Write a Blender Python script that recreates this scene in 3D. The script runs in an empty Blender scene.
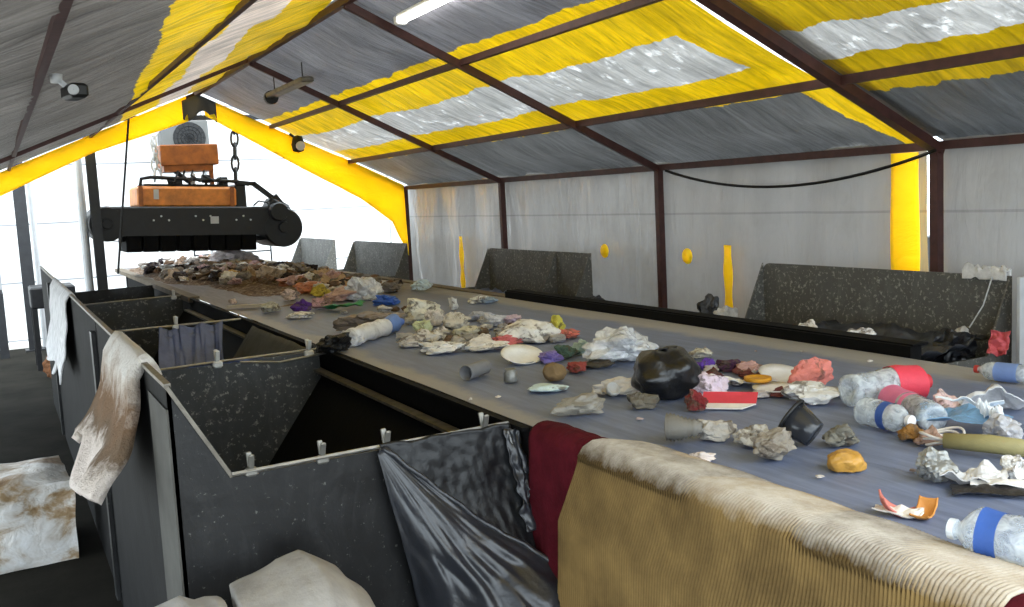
import bpy, math, random
from mathutils import Vector, Matrix, noise, Euler
SC = bpy.context.scene
COL = SC.collection
V = Vector
PI = math.pi

# ------------------------------------------------------------------ camera
F = 980.0; CX, CY = 512.0, 303.5; H = 2.0
def _cam_axes():
    d1 = V((-8 - CX, 221 - CY, F)).normalized()
    h = V((1, -0.051, 0))
    up = h.cross(d1).normalized()
    if up.y > 0: up = -up
    xr = d1.cross(up).normalized()
    if xr.x < 0: xr = -xr
    return xr, d1, up
XR, YR, ZR = _cam_axes()
def ray(px, py):
    c = V((px - CX, py - CY, F))
    return V((XR.dot(c), YR.dot(c), ZR.dot(c)))
def onz(px, py, z=1.2):
    r = ray(px, py); t = (z - H) / r.z; return V((r.x * t, r.y * t, z))
def onx(px, py, x):
    r = ray(px, py); t = x / r.x; return V((x, r.y * t, H + r.z * t))
def ony(px, py, y):
    r = ray(px, py); t = y / r.y; return V((r.x * t, y, H + r.z * t))
cd = bpy.data.cameras.new('camera'); cam = bpy.data.objects.new('camera', cd); COL.objects.link(cam)
cd.sensor_width = 36; cd.lens = F / 1024 * 36; cd.clip_start = 0.05; cd.clip_end = 300
R3 = Matrix((XR, YR, ZR))                       # camera(x right, y down, z fwd) -> world
mx = R3 @ Matrix(((1, 0, 0), (0, -1, 0), (0, 0, -1)))
cam.matrix_world = Matrix.Translation((0, 0, H)) @ mx.to_4x4()
SC.camera = cam

# ------------------------------------------------------------------ mesh builder
class MB:
    def __init__(s): s.v = []; s.f = []
    def add(s, vs, fs):
        o = len(s.v); s.v += [V(p) for p in vs]; s.f += [tuple(i + o for i in f) for f in fs]; return s
    def box(s, c, d, rot=None, bev=0.0):
        x, y, z = (k / 2 for k in d); c = V(c)
        m = Euler(rot).to_matrix() if rot else Matrix.Identity(3)
        if bev <= 0:
            vs = [V((a * x, b * y, e * z)) for e in (-1, 1) for b in (-1, 1) for a in (-1, 1)]
            fs = [(0, 2, 3, 1), (4, 5, 7, 6), (0, 1, 5, 4), (2, 6, 7, 3), (0, 4, 6, 2), (1, 3, 7, 5)]
        else:
            bv = min(bev, x * .9, y * .9, z * .9)
            ring = []
            for k, (ix, iy) in enumerate(((-1, -1), (1, -1), (1, 1), (-1, 1))):
                for q in range(3):
                    a = PI + k * PI / 2 + q * PI / 4
                    ring.append((ix * (x - bv) + bv * math.cos(a), iy * (y - bv) + bv * math.sin(a)))
            n = len(ring); vs = []
            for zz, sc_ in ((-z, 1), (-z + bv, 0), (z - bv, 0), (z, 1)):
                for (a, b) in ring:
                    k = bv if sc_ else 0
                    vs.append(V((a - math.copysign(min(k, abs(a)), a), b - math.copysign(min(k, abs(b)), b), zz)))
            fs = [tuple(range(n - 1, -1, -1)), tuple(range(3 * n, 4 * n))]
            for r in range(3):
                for i in range(n):
                    j = (i + 1) % n; fs.append((r * n + i, r * n + j, (r + 1) * n + j, (r + 1) * n + i))
        return s.add([m @ p + c for p in vs], fs)
    def beam(s, a, b, w, h, up=(0, 0, 1)):
        a = V(a); b = V(b); d = (b - a).normalized(); u = V(up)
        if abs(d.dot(u)) > .95: u = V((1, 0, 0))
        sd = d.cross(u).normalized(); u = sd.cross(d)
        vs = [p + sd * (i * w / 2) + u * (j * h / 2) for p in (a, b) for j in (-1, 1) for i in (-1, 1)]
        return s.add(vs, [(0, 1, 3, 2), (4, 6, 7, 5), (0, 4, 5, 1), (2, 3, 7, 6), (0, 2, 6, 4), (1, 5, 7, 3)])
    def tube(s, pts, r, n=8, cap=True):
        pts = [V(p) for p in pts]; rings = []; pu = None
        rr = r if isinstance(r, (list, tuple)) else [r] * len(pts)
        for i, p in enumerate(pts):
            d = (pts[min(i + 1, len(pts) - 1)] - pts[max(i - 1, 0)]).normalized()
            u = pu if pu is not None else (V((0, 0, 1)) if abs(d.z) < .9 else V((1, 0, 0)))
            sd = d.cross(u)
            if sd.length < 1e-4: sd = d.cross(V((0, 1, 0)))
            sd.normalize(); u = sd.cross(d).normalized(); pu = u
            rings.append([p + (sd * math.cos(2 * PI * k / n) + u * math.sin(2 * PI * k / n)) * rr[i] for k in range(n)])
        vs = [q for rg in rings for q in rg]; fs = []
        for i in range(len(pts) - 1):
            for k in range(n):
                j = (k + 1) % n; fs.append((i * n + k, i * n + j, (i + 1) * n + j, (i + 1) * n + k))
        if cap: fs += [tuple(range(n - 1, -1, -1)), tuple((len(pts) - 1) * n + k for k in range(n))]
        return s.add(vs, fs)
    def lathe(s, prof, n=20, axis='z', c=(0, 0, 0), cap=False):
        vs = []; fs = []; c = V(c)
        for (r, h) in prof:
            for k in range(n):
                a = 2 * PI * k / n; x, y = r * math.cos(a), r * math.sin(a)
                p = (x, y, h) if axis == 'z' else ((h, x, y) if axis == 'x' else (y, h, x))
                vs.append(V(p) + c)
        for i in range(len(prof) - 1):
            for k in range(n):
                j = (k + 1) % n; fs.append((i * n + k, i * n + j, (i + 1) * n + j, (i + 1) * n + k))
        if cap: fs += [tuple(range(n - 1, -1, -1)), tuple((len(prof) - 1) * n + k for k in range(n))]
        return s.add(vs, fs)
    def grid(s, fn, nu, nv):
        vs = [V(fn(i / nu, j / nv)) for j in range(nv + 1) for i in range(nu + 1)]
        fs = [(j * (nu + 1) + i, j * (nu + 1) + i + 1, (j + 1) * (nu + 1) + i + 1, (j + 1) * (nu + 1) + i) for j in range(nv) for i in range(nu)]
        return s.add(vs, fs)
    def slab(s, poly, off):
        """extrude a planar polygon (3D points) by the vector off"""
        n = len(poly); off = V(off); vs = [V(p) for p in poly] + [V(p) + off for p in poly]
        fs = [tuple(range(n - 1, -1, -1)), tuple(range(n, 2 * n))] + [(i, (i + 1) % n, n + (i + 1) % n, n + i) for i in range(n)]
        return s.add(vs, fs)
    def xf(s, m):
        s.v = [m @ p for p in s.v]; return s
    def mesh(s, name, m, org=V((0, 0, 0)), smooth=False, thick=0):
        me = bpy.data.meshes.new(name)
        vs = [p - org for p in s.v]; fs = s.f
        me.from_pydata([tuple(p) for p in vs], [], fs)
        if m: me.materials.append(m)
        if smooth:
            me.polygons.foreach_set('use_smooth', [True] * len(me.polygons))
        me.update(); return me

ORG = {}
def fixn(me):
    import bmesh
    b = bmesh.new(); b.from_mesh(me); bmesh.ops.recalc_face_normals(b, faces=b.faces); b.to_mesh(me); b.free()
def obj(name, mb, m, parent=None, org=None, smooth=False, thick=0, fix=True):
    """one mesh object; vertices are given in world space unless org is passed"""
    o0 = V(org) if org is not None else (ORG[parent.name] if parent else V((0, 0, 0)))
    me = mb.mesh(name, m, o0, smooth)
    if fix: fixn(me)
    o = bpy.data.objects.new(name, me); COL.objects.link(o)
    if parent: o.parent = parent; ORG[o.name] = o0
    else: o.location = o0; ORG[o.name] = o0
    if thick:
        md = o.modifiers.new('thickness', 'SOLIDIFY'); md.thickness = thick; md.offset = 0
    return o
def tag(o, label, cat, group=None, kind=None):
    o['label'] = label; o['category'] = cat
    if group: o['group'] = group
    if kind: o['kind'] = kind
    return o
def empty(name, loc, label, cat, group=None):
    o = bpy.data.objects.new(name, None); COL.objects.link(o); o.location = loc; o.empty_display_size = .1
    ORG[o.name] = V(loc); return tag(o, label, cat, group)
def struct(name, mb, m, smooth=False, thick=0, label=None):
    o = obj(name, mb, m, smooth=smooth, thick=thick); o['kind'] = 'structure'
    if label: o['label'] = label
    return o

# ------------------------------------------------------------------ materials
def lin(c):
    def g(u):
        u = u / 255.0
        return u / 12.92 if u <= .04045 else ((u + .055) / 1.055) ** 2.4
    return (g(c[0]), g(c[1]), g(c[2]), 1)
class NT:
    def __init__(s, name):
        s.m = bpy.data.materials.new(name); s.m.use_nodes = True; s.t = s.m.node_tree; s.t.nodes.clear()
        s.out = s.t.nodes.new('ShaderNodeOutputMaterial')
    def n(s, ty, **kw):
        x = s.t.nodes.new(ty)
        for k, v in kw.items():
            if k.startswith('_'): setattr(x, k[1:], v)
            else: s.set(x.inputs[k.replace('__', ' ')], v)
        return x
    def set(s, inp, v):
        if isinstance(v, bpy.types.NodeSocket): s.t.links.new(v, inp)
        else: inp.default_value = v
    def mix(s, fac, a, b, ty='MIX'):
        x = s.t.nodes.new('ShaderNodeMix'); x.data_type = 'RGBA'; x.blend_type = ty
        s.set(x.inputs[0], fac); s.set(x.inputs[6], a); s.set(x.inputs[7], b); return x.outputs[2]
    def math(s, op, a, b=0.0, c=0.0, clamp=False):
        x = s.t.nodes.new('ShaderNodeMath'); x.operation = op; x.use_clamp = clamp
        s.set(x.inputs[0], a); s.set(x.inputs[1], b)
        if op in ('MULTIPLY_ADD',): s.set(x.inputs[2], c)
        return x.outputs[0]
    def noise(s, scale, detail=3, rough=.55, vec=None, dist=0, dim='3D'):
        x = s.t.nodes.new('ShaderNodeTexNoise'); s.set(x.inputs['Scale'], scale); s.set(x.inputs['Detail'], detail)
        s.set(x.inputs['Roughness'], rough); s.set(x.inputs['Distortion'], dist)
        if vec is not None: s.set(x.inputs['Vector'], vec)
        return x.outputs['Fac']
    def pos(s, scale=None, obj=False):
        if obj: o = s.t.nodes.new('ShaderNodeTexCoord').outputs['Object']
        else: o = s.t.nodes.new('ShaderNodeNewGeometry').outputs['Position']
        if scale:
            x = s.t.nodes.new('ShaderNodeMapping'); s.set(x.inputs['Vector'], o); x.inputs['Scale'].default_value = scale; o = x.outputs[0]
        return o
    def ramp(s, fac, stops, interp='LINEAR'):
        x = s.t.nodes.new('ShaderNodeValToRGB'); x.color_ramp.interpolation = interp
        e = x.color_ramp.elements
        while len(e) > 1: e.remove(e[-1])
        for i, (p, c) in enumerate(stops):
            el = e[0] if i == 0 else e.new(p)
            el.position = p; el.color = c if len(c) == 4 else (*c, 1)
        s.set(x.inputs[0], fac); return x.outputs[0]
    def bump(s, h, strength=.5, dist=.02, nrm=None):
        x = s.t.nodes.new('ShaderNodeBump'); s.set(x.inputs['Height'], h); x.inputs['Strength'].default_value = strength; x.inputs['Distance'].default_value = dist
        if nrm: s.set(x.inputs['Normal'], nrm)
        return x.outputs[0]
    def pbr(s, col, rough=.6, metal=0, spec=.5, nrm=None, coat=0, **kw):
        x = s.t.nodes.new('ShaderNodeBsdfPrincipled')
        s.set(x.inputs['Base Color'], col); s.set(x.inputs['Roughness'], rough); s.set(x.inputs['Metallic'], metal)
        s.set(x.inputs['Specular IOR Level'], spec)
        if nrm is not None: s.set(x.inputs['Normal'], nrm)
        if coat: s.set(x.inputs['Coat Weight'], coat)
        for k, v in kw.items(): s.set(x.inputs[k.replace('_', ' ')], v)
        return x.outputs[0]
    def fin(s, sh): s.t.links.new(sh, s.out.inputs[0]); return s.m
G = lambda v: (v, v, v, 1)
def simple(name, c, rough=.6, metal=0, var=.25, vs=6, bump=.0, bs=30, spec=.5, coat=0, oc=True):
    t = NT(name); p = t.pos(obj=oc); col = lin(c)
    if var:
        nf = t.noise(vs, 4, .6, p)
        f = t.ramp(nf, [(.3, G(1 - var)), (.7, G(1 + var * .5))])
        col = t.mix(1.0, col, f, 'MULTIPLY')
    nrm = t.bump(t.noise(bs, 4, .6, p), bump, .01) if bump else None
    return t.fin(t.pbr(col, rough, metal, spec, nrm, coat))
def colored(name, rough=.7, spec=.4, trans=.0, bump=.4, bs=25, var=.3, dirt=0):
    """base colour taken from the object's own colour"""
    t = NT(name); p = t.pos(obj=True)
    oi = t.n('ShaderNodeObjectInfo')
    f = t.ramp(t.noise(14, 4, .6, p), [(.3, G(1 - var)), (.7, G(1 + var * .4))])
    col = t.mix(1.0, oi.outputs['Color'], f, 'MULTIPLY')
    if dirt:
        v = t.n('ShaderNodeVectorMath', _operation='ADD'); t.set(v.inputs[0], p); t.set(v.inputs[1], oi.outputs['Location'])
        k = t.ramp(t.noise(11, 4, .7, v.outputs[0], .6), [(.52, G(0)), (.6, G(dirt))])
        col = t.mix(k, col, lin((92, 80, 68)))
    nrm = t.bump(t.noise(bs, 4, .65, p, 1.0), bump, .01)
    sh = t.pbr(col, rough, 0, spec, nrm)
    if trans:
        tr = t.n('ShaderNodeBsdfTranslucent', Color=col)
        mx_ = t.n('ShaderNodeMixShader', Fac=trans); t.set(mx_.inputs[1], sh); t.set(mx_.inputs[2], tr.outputs[0]); sh = mx_.outputs[0]
    return t.fin(sh)
def clear_plastic(name, tint=(225, 232, 238), alpha=.55, bump=.5, bs=30):
    t = NT(name); p = t.pos(obj=True)
    nf = t.noise(bs, 3, .6, p, .8)
    nrm = t.bump(nf, bump, .01)
    a = t.n('ShaderNodeBsdfTransparent', Color=lin((238, 242, 245)))
    b = t.pbr(lin(tint), .12, 0, .9, nrm)
    fac = t.ramp(nf, [(.35, G(alpha - .2)), (.7, G(min(1, alpha + .25)))])
    m_ = t.n('ShaderNodeMixShader', Fac=fac); t.set(m_.inputs[1], a.outputs[0]); t.set(m_.inputs[2], b)
    return t.fin(m_.outputs[0])

def tarp_mat(name, stops, trans, warp=None, border=None, wr=(1.2, 9, 1.2), edge=.06, bumps=.55, tear=0.0, dirty=1.0):
    """roof tarp: coloured bands across X, light passes through"""
    t = NT(name); pos = t.pos()
    sx = t.n('ShaderNodeSeparateXYZ', Vector=pos)
    x = sx.outputs[0]
    jag = t.noise(5, 4, .7, t.pos((1, 1, 1)))
    x = t.math('MULTIPLY_ADD', t.math('SUBTRACT', jag, .5), edge * 2, x)
    if warp:                      # band edges drift along the length of the tent
        x = t.math('SUBTRACT', x, t.math('MULTIPLY', sx.outputs[1], warp))
    fac = t.math('DIVIDE', x, 6.0)
    base = t.ramp(fac, [(max(0, a / 6.0), lin(c)) for a, c, q in stops], 'CONSTANT')
    tq = t.ramp(fac, [(max(0, a / 6.0), G(q)) for a, c, q in stops], 'CONSTANT')
    if border:
        lim = t.math('MULTIPLY_ADD', t.math('SUBTRACT', 5.25, sx.outputs[0]), .24, border)
        lim = t.math('MULTIPLY', t.math('LESS_THAN', sx.outputs[1], t.math('MULTIPLY_ADD', t.math('SUBTRACT', jag, .5), .12, lim)), t.math('GREATER_THAN', sx.outputs[0], 3.1))
        base = t.mix(lim, base, lin(YEL)); tq = t.mix(lim, tq, G(.2))
    grime = t.ramp(t.noise(1.7, 6, .65, pos), [(.3, G(.62)), (.7, G(1.1))])
    wv = t.pos(wr)
    wn = t.noise(1.6, 5, .62, wv, 1.2)
    streak = t.ramp(wn, [(.3, G(.58)), (.62, G(1.15))])  # wrinkle shading put into the colour, darker in the creases
    base = t.mix(dirty, base, t.mix(1.0, t.mix(1.0, base, grime, 'MULTIPLY'), streak, 'MULTIPLY'))  # dirty scales the grime and the painted wrinkle shading alike
    tcol = t.mix(1.0, base, tq, 'MULTIPLY')
    if tear:
        cmp_ = t.math('COMPARE', tq, .17); cmp_.node.inputs[2].default_value = .006
        h = t.ramp(t.noise(7, 5, .7, t.pos((1, 1, 1))), [(.56, G(0)), (.66, G(tear))])
        tcol = t.mix(t.math('MULTIPLY', h, cmp_), tcol, t.mix(1.0, base, G(.8), 'MULTIPLY'))
    nrm = t.bump(wn, bumps, .06)
    d = t.pbr(base, .5, 0, .35, nrm)
    tr = t.n('ShaderNodeBsdfTranslucent', Color=tcol, Normal=nrm)
    ad = t.n('ShaderNodeAddShader'); t.set(ad.inputs[0], d); t.set(ad.inputs[1], tr.outputs[0])
    return t.fin(ad.outputs[0])

GREY, YEL, SIL = (128, 127, 132), (238, 194, 16), (205, 203, 200)
m_roof_r = tarp_mat('tarp_right_slope', [(0, GREY, .12), (3.13, YEL, .2), (3.56, SIL, .17), (3.99, YEL, .19), (4.31, (116, 116, 116), .13)], .3, tear=.5, edge=.05, border=4.22)
m_roof_n = tarp_mat('tarp_near_bay', [(0, GREY, .12), (3.2, (214, 176, 20), .13), (3.76, SIL, .17), (4.06, (214, 176, 20), .12), (4.42, (104, 106, 108), .10)], .3, tear=.6, edge=.07)
m_roof_l = tarp_mat('tarp_left_slope', [(0, (112, 106, 100), .2), (.35, YEL, .23), (.72, (225, 205, 190), .2), (1.05, YEL, .17)], .3, warp=.085, edge=.08, bumps=.9)
m_yellow = tarp_mat('tarp_yellow', [(0, (255, 228, 30), .6)], .3, wr=(2, 2, 5), bumps=.35, dirty=.25)

def curtain_mat():
    t = NT('tarp_wall'); pos = t.pos(); s = t.n('ShaderNodeSeparateXYZ', Vector=pos)
    fold = t.noise(2.2, 4, .6, t.pos((1, 1.5, .22)), .4)
    fine = t.noise(6, 4, .6, t.pos((1, 1.6, .3)), .5)
    c = t.mix(t.ramp(fold, [(.32, G(0)), (.68, G(1))]), lin((152, 150, 149)), lin((162, 160, 159)))  # soft light and shade of folds put into the colour
    c = t.mix(t.ramp(t.noise(1.1, 5, .7, pos), [(.45, G(0)), (.75, G(.5))]), c, lin((120, 116, 108)))
    # stitched seam line
    z = s.outputs[2]; sm = t.math('COMPARE', z, 1.77); sm.node.inputs[2].default_value = .008
    c = t.mix(t.math('MULTIPLY', sm, .35), c, lin((90, 90, 90)))
    nrm = t.bump(fine, .35, .06)
    d = t.pbr(c, t.ramp(t.math('DIVIDE', s.outputs[1], 14.0), [(.46, G(.45)), (.50, G(.22))]), 0, .5, nrm)
    tr = t.n('ShaderNodeBsdfTranslucent', Color=t.mix(1.0, c, G(.15), 'MULTIPLY'), Normal=nrm)
    ad = t.n('ShaderNodeAddShader'); t.set(ad.inputs[0], d); t.set(ad.inputs[1], tr.outputs[0])
    return t.fin(ad.outputs[0])
m_wall = curtain_mat()

def speck_mat(name, base, speck, amount=.62, rough=.42, scale=38, streak=True):
    """black painted sheet steel with chips and splashes"""
    t = NT(name); pos = t.pos()
    a = t.ramp(t.noise(scale, 5, .75, pos), [(amount, G(0)), (amount + .06, G(.8))])
    b = t.ramp(t.noise(9, 5, .7, t.pos((1, 1, .35)) if streak else pos, .8), [(.5, G(0)), (.78, G(.5))])
    c = t.mix(b, lin(base), lin(tuple(min(255, k + 34) for k in base)))
    c = t.mix(a, c, lin(speck))
    nrm = t.bump(t.noise(26, 4, .6, pos), .15, .01)
    return t.fin(t.pbr(c, t.ramp(t.noise(6, 3, .5, pos), [(.3, G(rough - .1)), (.7, G(rough + .2))]), 0, .45, nrm))
m_bin = speck_mat('black_painted_steel', (25, 25, 26), (104, 104, 100), .61)
m_binout = simple('dull_black_sheet', (30, 30, 30), .75, 0, .4, 5, .15, 26, .15)
m_binin = speck_mat('splashed_steel', (58, 59, 58), (150, 148, 138), .57, .5, 30)
m_hop = speck_mat('splashed_hopper_steel', (84, 83, 79), (158, 156, 147), .56, .5, 40)
m_edge = simple('worn_steel_edge', (128, 122, 112), .5, .6, .4, 20)
m_rod = simple('bare_steel_rod', (165, 165, 165), .35, .8, .3, 20)
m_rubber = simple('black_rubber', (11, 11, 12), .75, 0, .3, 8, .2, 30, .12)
m_flap = simple('dusty_rubber_flap', (72, 72, 64), .8, 0, .35, 9, .3)
m_steel_d = simple('dark_steel', (30, 30, 32), .5, .3, .4, 9, .2)
m_frame = simple('red_brown_oxide_steel', (74, 42, 38), .55, .1, .35, 14, .15)
m_col = simple('dark_grey_column_steel', (46, 47, 50), .5, .2, .3, 9)
m_pale = simple('pale_grey_metal', (196, 198, 200), .5, .1, .15, 5)
m_orange = simple('orange_enamel', (214, 132, 50), .45, 0, .4, 7, .1)
m_orange2 = simple('rusty_orange_enamel', (160, 92, 36), .5, 0, .5, 6, .2)
m_black = simple('black_grease', (18, 18, 19), .5, 0, .4, 12, .3)
m_white = simple('white_plastic', (232, 232, 230), .5, 0, .08, 5)
m_clip = simple('white_clip_plastic', (222, 222, 218), .45, 0, .1, 5)
m_blackplastic = simple('black_bag_plastic', (18, 19, 22), .42, 0, .3, 6, .3, 30, .45)
m_tiedbag = simple('shiny_black_bag_plastic', (17, 17, 20), .34, 0, .3, 6, .5, 24, .6)
m_greybag = simple('shiny_grey_black_bag_plastic', (46, 48, 54), .36, 0, .35, 5, .4, 16, .7)
m_navy = simple('navy_bag_plastic', (98, 110, 148), .36, 0, .35, 7, .6, 18, .7)
m_redcloth = simple('dark_red_cloth', (84, 22, 32), .95, 0, .35, 10, .5, 60, .1)
m_wood = simple('dusty_brown_board', (112, 100, 82), .8, 0, .35, 6, .3)
m_emit = NT('lamp_tube_light'); _e = m_emit.n('ShaderNodeEmission', Color=(1, .98, .95, 1), Strength=14.0); m_emit = m_emit.fin(_e.outputs[0])

def belt_mat():
    t = NT('conveyor_belt_rubber'); pos = t.pos(); s = t.n('ShaderNodeSeparateXYZ', Vector=pos)
    lng = t.noise(6, 5, .65, t.pos((5, .45, 1)), .6)
    c = t.mix(t.ramp(lng, [(.35, G(0)), (.7, G(1))]), lin((94, 104, 130)), lin((130, 141, 170)))
    fr = t.math('MULTIPLY_ADD', t.noise(3, 5, .7, pos), .22, s.outputs[0])
    edge = t.ramp(fr, [(.0, G(0)), (1, G(1))]); 
    dust = t.ramp(t.math('SUBTRACT', fr, 3.0), [(.34, G(0)), (.42, G(.85))])
    c = t.mix(dust, c, lin((160, 156, 150)))
    dust2 = t.ramp(t.math('SUBTRACT', 2.16, fr), [(.34, G(0)), (.40, G(.8))])
    c = t.mix(dust2, c, lin((158, 154, 150)))
    fy = t.math('MULTIPLY_ADD', t.noise(2.5, 5, .7, pos), 2.2, s.outputs[1])
    far = t.ramp(t.math('DIVIDE', fy, 16.0), [(.50, G(0)), (.60, G(.9))])
    c = t.mix(far, c, lin((98, 88, 80)))
    nrm = t.bump(t.noise(60, 3, .6, t.pos((3, .6, 1))), .15, .01)
    return t.fin(t.pbr(c, t.ramp(lng, [(.3, G(.42)), (.7, G(.62))]), 0, .5, nrm))
m_belt = belt_mat()

def rug_mat():
    t = NT('ribbed_beige_rug'); pos = t.pos(); s = t.n('ShaderNodeSeparateXYZ', Vector=pos)
    at_ = t.n('ShaderNodeAttribute'); at_.attribute_name = 'rib'
    k = t.math('FRACT', t.math('MULTIPLY', at_.outputs['Fac'], 130.0))
    tri = t.math('ABSOLUTE', t.math('MULTIPLY_ADD', k, 2.0, -1.0))
    c = t.mix(tri, lin((64, 48, 25)), lin((144, 118, 74)))
    st = t.ramp(t.noise(2.6, 5, .65, pos), [(.4, G(0)), (.66, G(.75))])
    c = t.mix(st, c, lin((72, 57, 36)))
    wear = t.ramp(t.math('MULTIPLY_ADD', t.noise(14, 4, .7, pos), .06, s.outputs[2]), [(.0, G(0)), (1, G(1))])
    up = t.ramp(t.math('SUBTRACT', t.math('MULTIPLY_ADD', t.noise(14, 4, .7, pos), .08, s.outputs[2]), .915), [(.32, G(0)), (.38, G(.8))])
    c = t.mix(up, c, lin((206, 199, 188)))
    wv = t.noise(120, 2, .6, t.pos((1, .3, 1)))
    nrm = t.bump(wv, .4, .004)
    return t.fin(t.pbr(c, .95, 0, .1, nrm))
m_rug = rug_mat()

# ------------------------------------------------------------------ the tent frame and skin
W = 5.0
FR = [12.46, 9.62, 6.745, 4.0, 1.2]
YF = .3
RX, RZ = 2.33, 3.43
def zr(x): return RZ - .468 * (x - RX)
def zl(x): return RZ - .405 * (RX - x)
LX = -1.7
def N(x, y, z=0): return noise.noise(V((x, y, z)))

def roof_r(y0, y1, m, name, x0=RX, x1=W + .12, curve=0.0):
    nu = 46; nv = max(4, int((y1 - y0) / .06))
    def fn(u, v):
        x = x0 + (x1 - x0) * u; y = y0 + (y1 - y0) * v
        if curve:                                    # slack far edge bows away near the joint
            y = y1 + (y0 + curve * math.sin(PI * u) ** 2 - y1) * (1 - v)
        z = zr(x) + .03
        z += .018 * N(x * 1.3, y * 3.0, 3) + .010 * N(x * 3, y * 7, 9)
        bay = min(abs(y - f) for f in FR)
        pur = min(abs(x - p) for p in (RX, 3.2, 4.19, W))
        z += -.05 * min(1, pur / .4) * min(1, bay / 1.0)
        return (x, y, z)
    return struct(name, MB().grid(fn, nu, nv), m, smooth=True)
o = roof_r(4.20, 12.50, m_roof_r, 'ceiling', curve=.03); o['label'] = 'right roof slope of grey, yellow and silver tarp'
o = roof_r(YF, 4.02, m_roof_n, 'ceiling'); o['label'] = 'nearest right roof slope tarp with a yellow edge'
# folded hem that closes part of the joint beside the fourth rafter
m_hem = simple('greyed_hem_tarp', (132, 126, 128), .6, 0, .25, 6, .3)
struct('trim_1', MB().grid(lambda u, v: (RX + .2 + (W - RX - .2) * u, 3.92 + .20 * v + .02 * math.sin(9 * u), zr(RX + .2 + (W - RX - .2) * u) + .045 - .02 * v), 40, 3), m_hem, smooth=True, label='grey folded tarp hem along the fourth rafter')
def roof_left():
    def fn(u, v):
        x = RX + (LX - RX) * u; y = YF + (12.5 - YF) * v
        z = zl(x) + .03 + .03 * N(x * 1.6, y * 2.4, 5) + .014 * N(x * 1.5, y * 8, 2)
        bay = min(abs(y - f) for f in FR)
        z -= .05 * min(1, bay)
        return (x, y, z)
    return struct('ceiling', MB().grid(fn, 60, 210), m_roof_l, smooth=True, label='left roof slope of grey and yellow tarp')
roof_left()
tn = 2
def trim(mb, label):
    global tn
    o = struct('trim_%d' % tn, mb, m_frame, label=label); tn += 1; return o
ordn = ['far end', 'second', 'third', 'fourth', 'nearest']
for k, y in enumerate(FR):
    d = .05
    if k == 0: pass
    trim(MB().beam((RX, y, RZ - d), (W, y, zr(W) - d), .042 if k < 3 else .07, .055), 'red-brown right rafter at the %s frame' % ordn[k])
    if k < 2 or k == 4: trim(MB().beam((RX, y, RZ - .02), (LX, y, zl(LX) - .03), .03, .035), 'dark left rafter at the %s frame' % ordn[k])
    if k < 4:
        trim(MB().beam((W - .03, y, 0), (W - .03, y, zr(W) - .04), .055, .055), 'red-brown wall post at the %s frame' % ordn[k])
for x, w in ((RX, .05), (3.2, .045), (4.19, .05), (W - .02, .05)):
    trim(MB().beam((x, YF, zr(x) - .03), (x, 12.5, zr(x) - .03), w, w), 'red-brown purlin of the right roof slope')
for x in (.22, 1.10):
    trim(MB().beam((x, YF, zl(x) - .02), (x, 12.5, zl(x) - .02), .03, .03), 'red-brown purlin of the left roof slope')

def wall_panel(y0, y1, shiny=1.0):
    nv = int((y1 - y0) / .035); sd = y0 * 3.1
    def fn(u, v):
        z = (zr(W) + .02) * u; y = y0 + (y1 - y0) * v
        a = .35 + .65 * (1 - u)
        x = W + .035 + .055 * a * math.sin(y * 6.2 + 1.5 * N(y, z * .5, sd)) + .03 * N(y * 2.1, z * .8, sd) + .02 * N(y * 6, z * 2, sd)
        return (max(x, W + .01), y, z)
    return MB().grid(fn, 40, nv)
for k, (a, b, lab) in enumerate(((9.62, 12.64, 'grey plastic wall curtain at the far end'), (6.745, 9.62, 'wrinkled grey plastic wall curtain of the second bay'), (4.13, 6.745, 'grey plastic wall curtain of the third bay'), (YF, 4.0, 'grey plastic wall curtain of the nearest bay'))):
    o = struct('wall_right', wall_panel(a, b), m_wall, smooth=True, label=lab)
m_plain = simple('plain_grey_tarp', (90, 88, 84), .7, 0, .2, 3)

# gable valances
def valance(p, q, name, label):
    """p, q: (x, ztop, zbot) control points at the end frame"""
    pts = p
    def ev(u):
        t = u * (len(pts) - 1); i = min(int(t), len(pts) - 2); f = t - i
        return [pts[i][k] + (pts[i + 1][k] - pts[i][k]) * f for k in range(3)]
    def fn(u, v):
        x, zt, zb = ev(u); z = zt + (zb - zt) * v
        return (x, 12.40 + .03 * N(x * 4, z * 6, 1) - .03 * v, z)
    o = obj(name, MB().grid(fn, 60, 6), m_yellow, org=(pts[0][0], 12.4, pts[0][1]), smooth=True, thick=.006)
    return tag(o, label, 'tarp strip')
valance([(.0, 2.48, 2.22), (1.1, 2.93, 2.72), (2.2, 3.37, 3.07)], None, 'tarp_valance', 'yellow tarp strip hanging along the left edge of the far gable')
valance([(2.4, 3.36, 3.14), (3.4, 2.9, 2.55), (4.3, 2.5, 2.05), (4.72, 2.3, 1.72), (4.93, 2.2, 1.25)], None, 'tarp_valance', 'yellow tarp strip along right edge of the far gable, drooping at its corner')
mb = MB().grid(lambda u, v: (2.14 + .40 * u, 12.36 + .02 * math.sin(9 * u), (zl(2.14 + .4 * u) if u < .475 else zr(2.14 + .4 * u)) - .04 - (.22 + .05 * math.sin(7 * u)) * v), 16, 5)
tag(obj('tarp_flap', mb, m_plain, org=(2.33, 12.36, 3.3), smooth=True, thick=.006), 'grey tarp flap under the peak of the far gable', 'tarp flap')

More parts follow.
